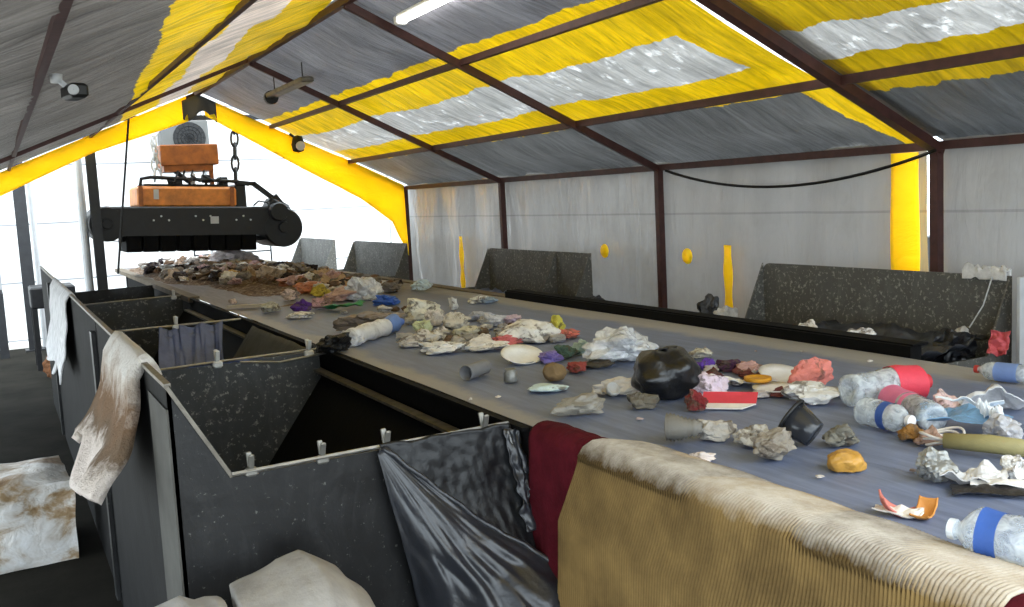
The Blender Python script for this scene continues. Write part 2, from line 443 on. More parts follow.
# yellow strips on the wall
def strip(y0, y1, z0, z1, label, name='yellow_tape', x=W - .055, cat='tape strip'):
    mb = MB().grid(lambda u, v: (x + .006 * math.sin(12 * v + 3 * u), y0 + (y1 - y0) * u, z0 + (z1 - z0) * v), 6, 16)
    return tag(obj(name, mb, m_yellow, org=(x, (y0 + y1) / 2, z0), smooth=True, thick=.004), label, cat)
strip(4.10, 4.31, .5, 2.13, 'wide yellow tarp strip hanging beside the fourth wall post', 'tarp_strip', W - .06, 'tarp strip')
strip(5.82, 5.91, .9, 1.53, 'long yellow tape strip on the curtain left of the large speckled hopper panel')
strip(10.66, 10.76, .9, 1.53, 'narrow yellow tape strip on the farthest grey curtain')
def blob(y, z, label):
    mb = MB().lathe([(.001, 0), (.06, .004), (.065, .012), (.001, .02)], 14, 'x', (W - .05, y, z))
    tag(obj('yellow_patch', mb, m_yellow, org=(W - .05, y, z), smooth=True), label, 'patch')
blob(7.6, 1.44, 'round yellow patch on the curtain left of the middle wall post')
blob(6.38, 1.43, 'round yellow patch on the curtain just right of the middle wall post')

# ------------------------------------------------------------------ floor, outside
def floor_mat():
    t = NT('dirty_concrete'); pos = t.pos()
    c = t.mix(t.ramp(t.noise(1.3, 6, .65, pos), [(.3, G(0)), (.7, G(1))]), lin((24, 23, 20)), lin((46, 44, 39)))
    nrm = t.bump(t.noise(18, 4, .6, pos), .2, .01)
    return t.fin(t.pbr(c, .9, 0, .05, nrm))
struct('floor', MB().box((1.8, 6.5, -.05), (7.6, 21.0, .1)), floor_mat())
m_ground = simple('sunlit_pale_concrete', (205, 200, 190), .9, 0, .15, 1.5, oc=False)
struct('ground', MB().box((2, 10, -.16), (90, 90, .1)), m_ground)
def bwall():
    t = NT('white_building_wall'); pos = t.pos(); s = t.n('ShaderNodeSeparateXYZ', Vector=pos)
    k = t.math('FRACT', t.math('DIVIDE', s.outputs[2], .95)); l = t.math('LESS_THAN', k, .03)
    k2 = t.math('FRACT', t.math('DIVIDE', s.outputs[0], 3.4)); l2 = t.math('LESS_THAN', k2, .012)
    c = t.mix(t.math('MAXIMUM', l, l2), lin((238, 238, 238)), lin((150, 152, 155)))
    g = t.ramp(t.noise(1.2, 5, .7, pos), [(.3, G(.82)), (.7, G(1))])
    return t.fin(t.pbr(t.mix(1.0, c, g, 'MULTIPLY'), .8, 0, .3))
struct('wall_back', MB().box((3, 18.1, 3.5), (30, .2, 7)), bwall(), label='white panelled building wall beyond the tent')
struct('wall_outside', MB().box((6.6, 5.0, .75), (.2, 3.2, 1.5)), simple('grey_block_wall', (84, 86, 88), .9, 0, .2, 4))

# ------------------------------------------------------------------ conveyor
ZB = 1.2
cv = empty('belt_conveyor', (2.5, 6.0, 0), 'long dark belt conveyor carrying loose rubbish across the tent', 'conveyor')
def belt_fn(u, v):
    x = 1.585 + 1.90 * u; y = -.6 + 16.2 * v
    return (x, y, ZB + .004 * N(x * 2, y * 1.1, 4))
obj('belt', MB().grid(belt_fn, 24, 160), m_belt, cv, smooth=True, fix=False)
mb = MB().beam((1.572, -.6, 1.145), (1.572, 9.4, 1.145), .024, .10).beam((1.545, 2.9, 1.200), (1.545, 9.4, 1.200), .03, .012)
obj('side_rail', mb, m_rubber, cv)
obj('edge_lip', MB().beam((1.515, 3.03, 1.09), (1.515, 9.4, 1.09), .05, .014), m_edge, cv)
mb = MB().beam((1.57, 9.3, 1.19), (1.57, 15.4, 1.19), .10, .05)
obj('edge_board', mb, m_wood, cv)
mb = MB().beam((3.53, 2.95, 1.2), (3.53, 6.8, 1.2), .07, .10).beam((3.56, 2.95, 1.252), (3.56, 6.8, 1.252), .10, .012)
obj('side_rail', mb, m_rubber, cv)
obj('side_rail', MB().beam((3.54, 6.8, 1.17), (3.54, 15.4, 1.17), .10, .08), m_wood, cv)
obj('skirt', MB().box((1.60, 6.9, .84), (.03, 15.2, .68)), m_rubber, cv)
obj('skirt', MB().box((3.52, 6.9, .80), (.03, 15.2, .6)), m_rubber, cv)
for y in (-.2, 3.0, 6.2, 9.4, 12.6, 15.2):
    for x in (1.68, 3.44):
        obj('leg', MB().beam((x, y, 0), (x, y, 1.12), .08, .08), m_steel_d, cv)
for y in (0, 3, 6, 9, 12, 15):
    obj('roller', MB().lathe([(.05, 1.66), (.05, 3.46)], 14, 'x', (0, y, 1.13), True), m_steel_d, cv)

# ------------------------------------------------------------------ near bins
def near_bin(y0, y1, label, front=True, ox=.405, first=False, last=False):
    b = empty('sorting_bin', (.95, (y0 + y1) / 2, 0), label, 'bin', 'black sorting bins along the near side of the conveyor')
    t = .012
    face = lambda y: [(ox, y, 0), (ox, y, 1.49), (.572, y, 1.185), (1.53, y, 1.195), (1.53, y, 1.0), (1.05, y, .35), (1.05, y, 0)]
    obj('front_panel', MB().slab(face(y0), (0, t, 0)), m_bin if first else m_binin, b)
    obj('outer_panel', MB().slab([(ox, y0, 0), (ox, y1, 0), (ox, y1, 1.49), (ox, y0, 1.49)], (t, 0, 0)), m_binout, b)
    obj('inner_chute', MB().slab([(1.535, y0 + t, 1.06), (1.05, y0 + t, .40), (1.06, y0 + t, .40), (1.545, y0 + t, 1.06)], (0, y1 - y0 - t, 0)), m_rubber, b)  # shade under the belt put into the near-black colour of this wall
    obj('bin_floor', MB().box(((ox + 1.05) / 2 + .01, (y0 + y1) / 2, .30), (1.05 - ox - .02, y1 - y0 - .03, .012)), m_rubber, b)
    r = MB().beam((ox + .004, y0, 1.492), (ox + .004, y1, 1.492), .02, .012)
    r.beam((ox, y0 + .004, 1.49), (.572, y0 + .004, 1.188), .02, .012)
    obj('top_edge', r, m_edge, b)
    obj('rim_rod', MB().tube([(.572, y0 - .006, 1.195), (1.0, y0 - .008, 1.203), (1.525, y0 - .006, 1.208)], .007, 6), m_rod, b)
    s = MB().box((ox - .003, y0 + .19, .72), (.006, .38, 1.40)) if first else MB().box((ox - .012, y0 + .08, .72), (.02, .10, 1.40))
    obj('outer_strip', s, simple('grey_lit_strip', (84, 83, 79), .7, 0, .3, 6, 0, 30, .2) if first else m_bin, b)  # nearest bin: lit front part of the outer face painted as a lighter strip
    if last:
        obj('end_panel', MB().slab(face(y1 - t), (0, t, 0)), m_bin, b)
    return b
b1 = near_bin(3.0, 5.25, 'nearest black steel sorting bin with clips along its front rim', first=True)
b2 = near_bin(5.262, 9.7, 'middle black steel sorting bin holding a clipped navy bag')
b3 = near_bin(9.712, 11.6, 'farthest black steel sorting bin below the post of the gable', last=True)

# lighter interior side of the dividers is real splashed paint on those panels
def clip(p, label, rot=0, m=m_clip, s=1.0):
    e = empty('bulldog_clip', p, label, 'clip', 'clips on the bin rims'); e.rotation_euler = (0, 0, rot)
    L = lambda mb: mb.xf(Matrix.Translation(V(p)) @ Matrix.Scale(s, 4))
    obj('jaw', L(MB().box((0, 0, -.01), (.05, .03, .035), None, .008)), m, e)
    obj('lever', L(MB().box((0, -.016, .035), (.022, .012, .06), (.35, 0, 0), .004)), m, e)
    obj('lever', L(MB().box((0, .016, .035), (.022, .012, .06), (-.35, 0, 0), .004)), m, e)
m_clipg = simple('grey_steel_clip', (140, 138, 132), .4, .6, .2, 9)
def clip_at(px, py, y, label, m=m_clip, s=1.0):
    p = ony(px, py, y); p.z = 1.20; clip(p, label, 0, m, s)
clip_at(251, 468, 3.0, 'small steel clip at the left end of the nearest bin front rim', m_clipg, .8)
clip_at(322, 452, 3.0, 'second small steel clip on nearest bin rim, left of the hanging black bag', m_clipg, .8)
clip_at(386, 440, 2.99, 'steel clip at left corner of the hanging black bag', m_clipg, .9)
clip_at(484, 424, 2.99, 'steel clip at right corner of the hanging black bag', m_clipg, .9)
clip_at(217, 358, 5.25, 'white clip at the front left corner of the navy bag', m_clip, 1.05)
clip_at(309, 352, 5.25, 'white clip at right end of the wire on the middle bin rim', m_clip, 1.05)
clip_at(176, 324, 7.2, 'white clip on the rear edge of the navy bag', m_clip, 1.05)
clip_at(174, 299, 9.7, 'small white clip on the rim of the farthest bin', m_clip, 1.0)

# rear rod and navy bag sling inside the middle bin
mb = MB().tube([(.42, 7.2, 1.2), (1.53, 7.2, 1.2)], .009, 6)
obj('bag_rod', mb, m_rod, b2)
def navy(u, v):
    # v 0 rear rod .. 1 front rim
    prof = [(7.19, 1.205), (7.10, 1.02), (6.95, .86), (6.5, .76), (5.9, .82), (5.45, 1.0), (5.29, 1.16), (5.255, 1.20)]
    t = v * (len(prof) - 1); i = min(int(t), len(prof) - 2); f = t - i
    y = prof[i][0] + (prof[i + 1][0] - prof[i][0]) * f; z = prof[i][1] + (prof[i + 1][1] - prof[i][1]) * f
    x = (.96 + .44 * u) * (1 - v) + (.80 + .40 * u) * v
    side = max(0, abs(u - .5) * 2 - .72) / .28
    z += .04 * side * math.sin(PI * v) ** .7
    w = .022 * N(u * 7, v * 2, 2) + .015 * N(u * 16, v * 4, 5)
    return (x + w, y + w * (1 if v < .4 else .4), z + .012 * N(u * 9, v * 6, 8) - (.03 * math.sin(u * PI * 3) ** 2 if v < .05 else 0))
tag(obj('rubbish_bag', MB().grid(navy, 60, 70), m_navy, org=(1.2, 6.3, .76), smooth=True, thick=.004), 'navy plastic bag clipped open inside the middle sorting bin', 'bag')

# rubber flap hanging from the belt edge into the middle bin
def flap(u, v):
    y = 5.34 + 1.35 * u
    x = 1.50 - .22 * v + .05 * v * N(y * 2, 1, 1); z = 1.20 - .26 * v - .06 * v * v + .01 * N(y * 5, v * 3, 2)
    return (x, y, z)
obj('rubber_flap', MB().grid(flap, 24, 10), m_flap, cv, smooth=True, thick=.008)

# ------------------------------------------------------------------ crumples, sheets, bottles
def ico(n=3):
    import bmesh
    b = bmesh.new(); bmesh.ops.create_icosphere(b, subdivisions=n, radius=1)
    vs = [v.co.copy() for v in b.verts]; fs = [tuple(v.index for v in f.verts) for f in b.faces]; b.free(); return vs, fs
ICO = {k: ico(k) for k in (2, 3, 4)}
def crumple(size, seed, amp=.34, freq=1.7, sub=4, flat=.55, fold=.42):
    """a lump of crushed film or paper, resting on z=0"""
    rr_ = random.Random(seed); pl = []
    for _ in range(int(12 + 22 * fold)):
        n = V((rr_.gauss(0, 1), rr_.gauss(0, 1), rr_.gauss(0, 1))).normalized(); pl.append((n, rr_.uniform(1.0 - min(.42, .3 + fold * .4), 1.0) if fold > .12 else .98))
    vs, fs = ICO[sub]; off = V((seed * 3.7, seed * 1.3, seed * 7.1)); out = []
    for p in vs:
        q = p * freq + off
        n1 = noise.noise(q); vd = noise.voronoi(q * 1.3)[0]; rd = (vd[1] - vd[0])
        fc = min(d / max(n.dot(p), .05) for n, d in pl)          # flat facets with sharp edges
        k = min(1.15, fc) * (1 + amp * n1 + fold * .75 * (rd - .35)) + amp * .25 * (.2 - abs(noise.noise(q * 3.1)))
        r = p * k
        out.append(V((r.x * size[0] / 2, r.y * size[1] / 2, r.z * size[2] / 2)))
    zc = -size[2] / 2 * flat
    for r in out:
        if r.z < zc: r.z = zc + (r.z - zc) * .08
    z0 = min(r.z for r in out)
    for r in out: r.z -= z0
    return MB().add(out, fs)
def sheet(w, d, seed, h=.06, n=18, curl=.0, freq=2.2):
    def fn(u, v):
        x = (u - .5) * w; y = (v - .5) * d; q = V((u * freq + seed * 5.1, v * freq * d / w + seed * 2.3, seed))
        vd = noise.voronoi(q * 1.3)[0]
        z = h * (.5 + .9 * noise.noise(q) + .6 * (vd[1] - vd[0])) + curl * (2 * abs(u - .5)) ** 2
        e = 1 + .12 * noise.noise(q * 2.2 + V((9, 0, 0)))
        return (x * e, y * e, max(.002, z))
    return MB().grid(fn, n, max(4, int(n * d / w)))
m_scrap = colored('crumpled_scrap_paper', .85, .2, 0, .7, 26, .25, .75)
m_film = colored('thin_plastic_film', .32, .7, .25, .8, 22, .2, .25)
m_card = colored('printed_card', .6, .4, 0, .25, 40, .12)
m_cloth = colored('soft_cloth', .95, .1, 0, .6, 50, .3)
m_clear = clear_plastic('clear_plastic', (228, 234, 238), .45)
m_clearbag = clear_plastic('clear_bag_film', (232, 234, 238), .72, .9, 18)
m_foil = simple('dull_foil', (150, 150, 146), .4, .5, .4, 14, .6, 30)
rnd = random.Random(5)
def col(o, c):
    o.color = lin(c); return o
def put(name, mb, m, p, rot, label, cat, c=None, smooth=False, thick=0, group=None, tilt=(0, 0)):
    o = obj(name, mb, m, org=(0, 0, 0), smooth=smooth, thick=thick)
    o.location = p; o.rotation_euler = (tilt[0], tilt[1], rot)
    if c: col(o, c)
    return tag(o, label, cat, group)
def at(px, py, dz=.002): 
    p = onz(px, py, ZB + .003); p.z = ZB + .003 + dz; return p
def lump(px, py, size, c, label, cat='scrap', name='crumpled_bag', m=None, seed=None, rot=None, **k):
    s = seed if seed is not None else rnd.randint(1, 900)
    return put(name, crumple(size, s, **k), m or m_scrap, at(px, py), rnd.uniform(0, 6) if rot is None else rot, label, cat, c)
def flatsheet(px, py, w, d, c, label, cat='scrap', name='paper_sheet', m=None, h=.05, rot=0, seed=None, curl=0, dz=0.0, smooth=False, freq=2.2):
    s = seed if seed is not None else rnd.randint(1, 900)
    return put(name, sheet(w, d, s, h, curl=curl, freq=freq), m or m_card, at(px, py, .002 + dz), rot, label, cat, c, smooth, .003)

def bottle(px, py, px2, py2, r, label, label_c=None, cap_c=(220, 220, 220), lab=(.35, .62), dz=0, tint=None, crush=.1, seed=1, z0=None, name='plastic_bottle', mat=None):
    """bottle lying from its base (px,py) to its cap (px2,py2)"""
    zc = (ZB + .004 if z0 is None else z0)
    a = onz(px, py, zc); b = onz(px2, py2, zc); d = b - a; L = d.length; ang = math.atan2(d.y, d.x)
    e = empty(name, (a.x, a.y, zc + dz), label, 'bottle'); e.rotation_euler = (0, 0, ang)
    prof = [(.001, .02), (r * .6, .0), (r * .92, .01 * L), (r, .06 * L)]
    for k in range(11):
        t = .08 + .58 * k / 10; prof.append((r * (.95 if k % 2 else 1.0), t * L))
    prof += [(r * .98, .70 * L), (r * .8, .78 * L), (r * .5, .86 * L), (r * .34, .90 * L), (r * .33, .95 * L)]
    def warp(mb):
        for v in mb.v:
            n = N(v.x * 14 + seed * 3, v.y * 10, v.z * 10 + seed)
            v.y *= 1 + crush * n; v.z = r + v.z * (1 + crush * n)
        return mb
    me = lambda mb: mb
    obj('bottle_body', warp(MB().lathe(prof, 24, 'x')), mat or m_clear, e, org=(0, 0, 0), smooth=True)
    if label_c:
        t0, t1 = lab
        lp = [(r * 1.02, t * L) for t in (t0, t0 + .001, t0 + (t1 - t0) * .33, t0 + (t1 - t0) * .66, t1)]
        o = obj('label_band', warp(MB().lathe(lp, 24, 'x')), m_card, e, org=(0, 0, 0), smooth=True); col(o, label_c)
    cp = MB().lathe([(.001, .93 * L), (r * .42, .93 * L), (r * .42, 1.0 * L), (.001, 1.0 * L)], 16, 'x')
    for v in cp.v: v.z += r
    o = obj('cap', cp, m_card, e, org=(0, 0, 0), smooth=False); col(o, cap_c)
    return e

# ------------------------------------------------------------------ rug and cloths over the belt edge
def drape(name, y0, y1, prof, m, label, cat, nu, rib=0, ribn=0, slant=0, seed=0, thick=.008, wob=.01):
    """prof: list of (x,z) from the belt over the edge and down"""
    seg = [0]
    for a, b in zip(prof, prof[1:]): seg.append(seg[-1] + math.hypot(b[0] - a[0], b[1] - a[1]))
    T = seg[-1]
    def ev(t):
        s_ = t * T
        for i in range(len(prof) - 1):
            if s_ <= seg[i + 1] + 1e-9:
                f = (s_ - seg[i]) / (seg[i + 1] - seg[i]); a, b = prof[i], prof[i + 1]
                dx, dz = b[0] - a[0], b[1] - a[1]; l = math.hypot(dx, dz)
                return a[0] + dx * f, a[1] + dz * f, -dz / l, dx / l
        return prof[-1][0], prof[-1][1], -1, 0
    def fn(u, v):
        y = y0 + (y1 - y0) * u; x, z, nx, nz = ev(v)
        y += slant * min(1, v / .45) * (1 - u) + .012 * N(v * 5, u * 3, seed)
        k = rib * math.cos(2 * PI * ribn * u) + wob * N(u * 5, v * 3, seed + 3)
        if v < .25: k = abs(k)
        return (x - abs(nx) * k - (wob * 2 * v * N(u * 3, v * 2, seed)), y, z + abs(nz) * k)
    o = obj(name, MB().grid(fn, nu, 40), m, org=((prof[0][0] + prof[-1][0]) / 2, (y0 + y1) / 2, prof[-1][1]), smooth=True, thick=thick)
    al = o.data.attributes.new('rib', 'FLOAT', 'POINT')
    al.data.foreach_set('value', [i / nu for j in range(41) for i in range(nu + 1)])
    return tag(o, label, cat)
def arcprof(xin, xout, ztop, zend, xend):
    pr = [(xin, 1.209), (xin - .05, 1.222)]
    r = .05
    for k in range(7):
        a = PI / 2 + k * PI / 12; pr.append((xout + r + r * math.cos(a), ztop - r + r * math.sin(a)))
    pr += [(xout - .005, ztop - .2), ((xout + xend) / 2, (ztop + zend) / 2), (xend, zend)]
    return pr
drape('rug', 2.40, 1.10, arcprof(1.74, 1.525, 1.235, .38, 1.48), m_rug, 'beige ribbed rug draped over the near edge of the belt', 'rug', 1040, .0030, 130, slant=.24, seed=3)
drape('red_cloth', 2.86, 2.44, arcprof(1.66, 1.545, 1.222, .62, 1.525), m_redcloth, 'dark red cloth hanging over the belt edge left of the ribbed rug', 'cloth', 30, 0, 0, slant=.03, seed=8, wob=.008)
drape('red_cloth', 1.16, .85, arcprof(1.68, 1.53, 1.228, .7, 1.49), m_redcloth, 'dark red cloth showing at the right end of the ribbed rug', 'cloth', 24, 0, 0, seed=9, wob=.015)

# ------------------------------------------------------------------ black bag hanging on the nearest bin
def hang_bag():
    e = empty('rubbish_bag', (1.3, 2.9, .4), 'black plastic bag clipped wide open to the front rim of the nearest bin', 'bag')
    def back(u, v):
        a = V((1.04 + .48 * u, 2.985, 1.215)); b = V((1.22 + .34 * u, 2.93 - .08 * v, .78))
        p = a.lerp(b, v); w = .010 * N(u * 4, v * 3, 1) + .005 * N(u * 18, v * 14, 4)
        p.y = min(p.y + w - .012, 2.985); p.z += .012 * N(u * 6, 2, 3) * (1 - v) ; return p
    obj('rear_sheet', MB().grid(back, 50, 40), m_blackplastic, e, smooth=True, thick=.003)
    # front sheet: a fan from the left clip, lower edge bulging toward the viewer
    ap = V((1.05, 2.965, 1.20))
    lip = [V((1.05, 2.965, 1.205)), V((1.20, 2.93, 1.06)), V((1.36, 2.87, .91)), V((1.49, 2.80, .82)), V((1.56, 2.70, .75)), V((1.575, 2.66, .66)), V((1.54, 2.70, .50)), V((1.5, 2.74, .3))]
    left = [V((1.03, 2.965, 1.19)), V((1.06, 2.95, 1.02)), V((1.09, 2.93, .85)), V((1.12, 2.92, .70)), V((1.15, 2.90, .55)), V((1.17, 2.90, .45)), V((1.2, 2.90, .36)), V((1.25, 2.9, .28))]
    def ev(L, t):
        t *= len(L) - 1; i = min(int(t), len(L) - 2); f = t - i; return L[i].lerp(L[i + 1], f)
    def front(u, v):
        p = ev(left, v).lerp(ev(lip, v), u)
        bul = math.sin(PI * u) * min(1, v * 1.6)
        p.y -= .16 * bul
        w = .028 * N(u * 6 + v, v * 3, 7) + .03 * abs(N(u * 5 - v * 3, v * 2.2 + u * 2, 2)) + .012 * N(u * 14, v * 8, 3)
        p.y -= w * min(1, v * 3); p.z += .3 * w * v; return p
    obj('front_sheet', MB().grid(front, 70, 80), m_greybag, e, smooth=True, thick=.003)
    obj('rolled_lip', MB().tube([ev(lip, k / 20 * .62) + V((0, -.006, .004 * math.sin(k * 2.1))) for k in range(21)], .009, 7), m_greybag, e, smooth=True)
    def side(u, v):
        a = V((1.49, 2.97, 1.20)).lerp(V((1.545, 2.97, 1.19)), u); b = V((1.50 + .07 * u, 2.86, .86))
        p = a.lerp(b, v); p.y += .02 * N(u * 4, v * 9, 5) - .012; p.x += .02 * N(v * 8, u * 3, 1); return p
    obj('side_strip', MB().grid(side, 12, 40), m_greybag, e, smooth=True, thick=.003)
    obj('tie_string', MB().tube([(1.50, 2.95, 1.19), (1.54, 2.93, 1.04), (1.585, 2.92, .89)], .004, 5), m_rod, e)
hang_bag()

# ------------------------------------------------------------------ fabric on the bin edge, sacks, bale
def overhang(name, y0, y1, drop, m, label, seed, c=None, inner=.08, flare=.0, thick=.01):
    def fn(u, v):
        y = y0 + (y1 - y0) * u; t = v * (inner + drop * (1 + .28 * N(u * 4.5, 3, seed)))
        rr = .025
        if t < inner: x = .425 + .004; z = 1.50 - (inner - t)
        else: x = .395 - .02; z = 1.50 - (t - inner) * (1 + .25 * N(u * 3, 0, seed))
        if abs(t - inner) < .05: z += .012 * math.cos((t - inner) / .05 * PI / 2); x = .412 - .035 * max(-1, min(1, (t - inner) / .05))
        k = max(0, (t - inner) / drop)
        x -= .035 * k * (1 + 1.0 * N(u * 5, v * 4, seed)) + flare * k ** 3
        y += flare * 1.0 * k * (u - .5) * 2 + .03 * N(v * 5, u * 2, seed) * k
        return (x, y, z)
    o = obj(name, MB().grid(fn, 36, 44), m, org=(.4, (y0 + y1) / 2, 1.5 - drop), smooth=True, thick=thick)
    if c: col(o, c)
    return tag(o, label, 'cloth')
def fur_mat():
    t = NT('stained_white_cloth'); pos = t.pos(); s = t.n('ShaderNodeSeparateXYZ', Vector=pos)
    f = t.math('MULTIPLY_ADD', t.noise(9, 5, .7, pos), .35, s.outputs[2])
    c = t.ramp(t.math('SUBTRACT', f, .75), [(.44, lin((232, 220, 212))), (.55, lin((216, 204, 194))), (.62, lin((120, 102, 84))), (.74, lin((132, 106, 84))), (.83, lin((200, 188, 176))), (.9, lin((232, 228, 222)))])
    nrm = t.bump(t.noise(45, 5, .7, pos), .8, .02)
    return t.fin(t.pbr(c, .95, 0, .1, nrm))
overhang('stained_cloth', 3.50, 4.3, .42, fur_mat(), 'brown-stained white cloth hung over outer edge of the nearest bin', 4, inner=.07, flare=.13, thick=.04)
overhang('white_cloth', 7.0, 8.9, .58, m_cloth, 'dirty white cloth hung over outer edge of the middle bin', 7, (226, 226, 228), inner=.04, flare=.05)

m_sack = simple('woven_white_sack', (188, 186, 184), .8, 0, .22, 7, .5, 26, .3)
m_sackg = simple('greyish_paper_sack', (160, 155, 148), .85, 0, .3, 6, 1.0, 14, .3)
def sack(pts, y0, y1, seed, amp=.02, n=10):
    SH = .16
    """bag body: outline in X,Z swelling from y0 to y1"""
    c = sum((V((p[0], 0, p[1])) for p in pts), V((0, 0, 0))) / len(pts)
    ring = []
    m_ = len(pts)
    for i in range(m_):
        a = V((pts[i][0], 0, pts[i][1])); b = V((pts[(i + 1) % m_][0], 0, pts[(i + 1) % m_][1]))
        for k in range(6): ring.append(a.lerp(b, k / 6))
    rows = 14; vs = []; fs = []; nr = len(ring)
    for j in range(rows + 1):
        a = PI * j / rows; s_ = max(.02, math.sin(a) ** SH); y = (y0 + y1) / 2 - math.cos(a) * (y1 - y0) / 2
        for p in ring:
            q = c + (p - c) * s_; q.y = y
            q = q + V((N(q.x * 7, q.z * 7, seed + y * 5), N(q.x * 6 + 4, q.z * 6, seed), N(q.z * 8, q.x * 5, seed + 9))) * amp
            vs.append(q)
    for j in range(rows):
        for i in range(nr):
            k = (i + 1) % nr; fs.append((j * nr + i, j * nr + k, (j + 1) * nr + k, (j + 1) * nr + i))
    fs += [tuple(range(nr - 1, -1, -1)), tuple(rows * nr + i for i in range(nr))]
    return MB().add(vs, fs)
mb = sack([(.48, .012), (.86, .012), (.88, .6), (.865, .85), (.80, .955), (.71, 1.0), (.645, .99), (.57, .955), (.50, .93), (.475, .5)], 2.45, 2.88, 2, .03)
tag(obj('paper_sack', mb, m_sackg, org=(.68, 2.68, 0), smooth=True), 'large greyish paper sack standing against the front of the nearest bin', 'sack')
mb = sack([(.22, .012), (.46, .012), (.465, .6), (.455, .93), (.43, .935), (.40, .93), (.36, .955), (.28, .93), (.22, .5)], 2.50, 2.86, 5, .02)
tag(obj('white_sack', mb, m_sack, org=(.35, 2.7, 0), smooth=True), 'white sack standing just left of the greyish paper sack', 'sack')

def bale_mat():
    t = NT('wrapped_bale_film'); pos = t.pos(obj=True)
    f = t.noise(3.2, 5, .65, t.pos((1, 1, 1.6), True), .7)
    c = t.ramp(f, [(.30, lin((120, 84, 52))), (.42, lin((164, 138, 104))), (.52, lin((220, 214, 206))), (.7, lin((246, 246, 246)))])
    nrm = t.bump(t.noise(9, 3, .6, pos, .4), .5, .03)
    return t.fin(t.pbr(c, .3, 0, .6, nrm))
mb = MB().box((0, 0, .28), (.68, .62, .55), None, .03)
import bmesh
def subdiv_box(w, d, h, seed, amp, n=12):
    m_ = MB()
    def face(fn): m_.grid(fn, n, n)
    face(lambda u, v: ((u - .5) * w, -d / 2, v * h)); face(lambda u, v: ((u - .5) * w, d / 2, v * h))
    face(lambda u, v: (-w / 2, (u - .5) * d, v * h)); face(lambda u, v: (w / 2, (u - .5) * d, v * h))
    face(lambda u, v: ((u - .5) * w, (v - .5) * d, h)); face(lambda u, v: ((u - .5) * w, (v - .5) * d, 0))
    for p in m_.v:
        k = V((N(p.x * 5, p.y * 5, p.z * 5 + seed), N(p.y * 5 + 7, p.x * 5, p.z * 5 + seed), N(p.z * 5, p.x * 5 + 3, p.y * 5 + seed))) * amp
        cx_ = abs(p.x) / (w / 2); cy_ = abs(p.y) / (d / 2)
        q = p + k
        if p.z < 1e-4: q.z = 0
        else: q.z -= .03 * (max(cx_, cy_) ** 6)
        p[:] = q
    return m_
o = obj('wrapped_bale', subdiv_box(.74, .66, .51, 3, .025), bale_mat(), org=(0, 0, 0), smooth=True)
o.location = (-.12, 6.48, .002); o.rotation_euler = (0, 0, .06)
tag(o, 'film-wrapped white bale with brown contents on the floor', 'bale')

# ------------------------------------------------------------------ far side hoppers
def far_bin(y0, y1, label, mid=None):
    b = empty('sorting_hopper', (4.1, (y0 + y1) / 2, 0), label, 'hopper', 'black hoppers along the far side of the conveyor')
    t = .012
    face = lambda y: [(4.58, y, 0), (4.58, y, 1.455), (4.40, y, 1.06), (3.58, y, 1.06), (3.58, y, 0)]
    rr = .07
    top = [(4.58, y0, 0), (4.58, y1, 0), (4.58, y1, 1.455 - rr)] + [(4.58, y1 - rr + rr * math.cos(a), 1.455 - rr + rr * math.sin(a)) for a in (PI / 8, PI / 4, PI * 3 / 8, PI / 2)] + [(4.58, y0, 1.455)]
    obj('outer_panel', MB().slab(top, (t, 0, 0)), m_hop, b)
    obj('end_panel', MB().slab(face(y0), (0, t, 0)), m_hop, b)
    obj('end_panel', MB().slab(face(y1 - t), (0, t, 0)), m_hop, b)
    obj('hopper_floor', MB().box((4.08, (y0 + y1) / 2, .5), (.98, y1 - y0 - .03, .012)), m_rubber, b)
    if mid: obj('divider', MB().slab(face(mid), (0, t, 0)), m_hop, b)
    return b
far_bin(3.24, 5.08, 'large speckled black hopper panel beside the yellow tarp strip')
far_bin(7.25, 9.25, 'speckled black hopper below the second curtain', 7.84)
far_bin(11.55, 13.6, 'dark hopper panel at the corner of the far opening')
far_bin(14.5, 16.4, 'farthest hopper panel outside the tent opening')
mb = MB().box((4.2, 15.45, 1.5), (.03, .9, .8))
bk = MB().box((3.75, 12.9, .85), (.06, 8.0, .36))
tag(obj('side_guard', bk, m_steel_d, org=(3.75, 12.9, .67)), 'long black side guard between belt and far hoppers', 'guard')
# leave-overs in the near hopper
def hl(px, py, x, size, c, label, m=m_scrap, cat='scrap', name='crumpled_bag', z=None, **k):
    p = onx(px, py, x); s = rnd.randint(1, 900)
    p.z -= size[2] * .5
    o = put(name, crumple(size, s, **k), m, p, rnd.uniform(0, 6), label, cat, c); return o

def hopper_bag(y0, y1, m, label, x0=3.66, x1=4.5, seed=1, z=1.06, sag=.16):
    def fn(u, v):
        y = y0 + (y1 - y0) * u; x = x0 + (x1 - x0) * v
        zz = z - sag * math.sin(PI * u) ** .6 * math.sin(PI * v) ** .6 + .05 * N(u * 6, v * 6, seed) + .03 * N(u * 14, v * 12, seed) + .04 * v
        return (x, y, zz)
    tag(obj('rubbish_bag', MB().grid(fn, 40, 30), m, org=((x0 + x1) / 2, (y0 + y1) / 2, z - sag), smooth=True, thick=.003), label, 'bag')
hopper_bag(3.30, 4.35, m_greybag, 'dark bag lining the bottom of the large speckled hopper', seed=3, z=1.10, sag=.1)
hopper_bag(7.3, 7.8, m_navy, 'blue-grey bag lining the right part of the second hopper', seed=5, z=.98, sag=.1)
hopper_bag(7.9, 9.2, m_navy, 'blue-grey bag lining the left part of the second hopper', seed=8, z=1.0, sag=.1)

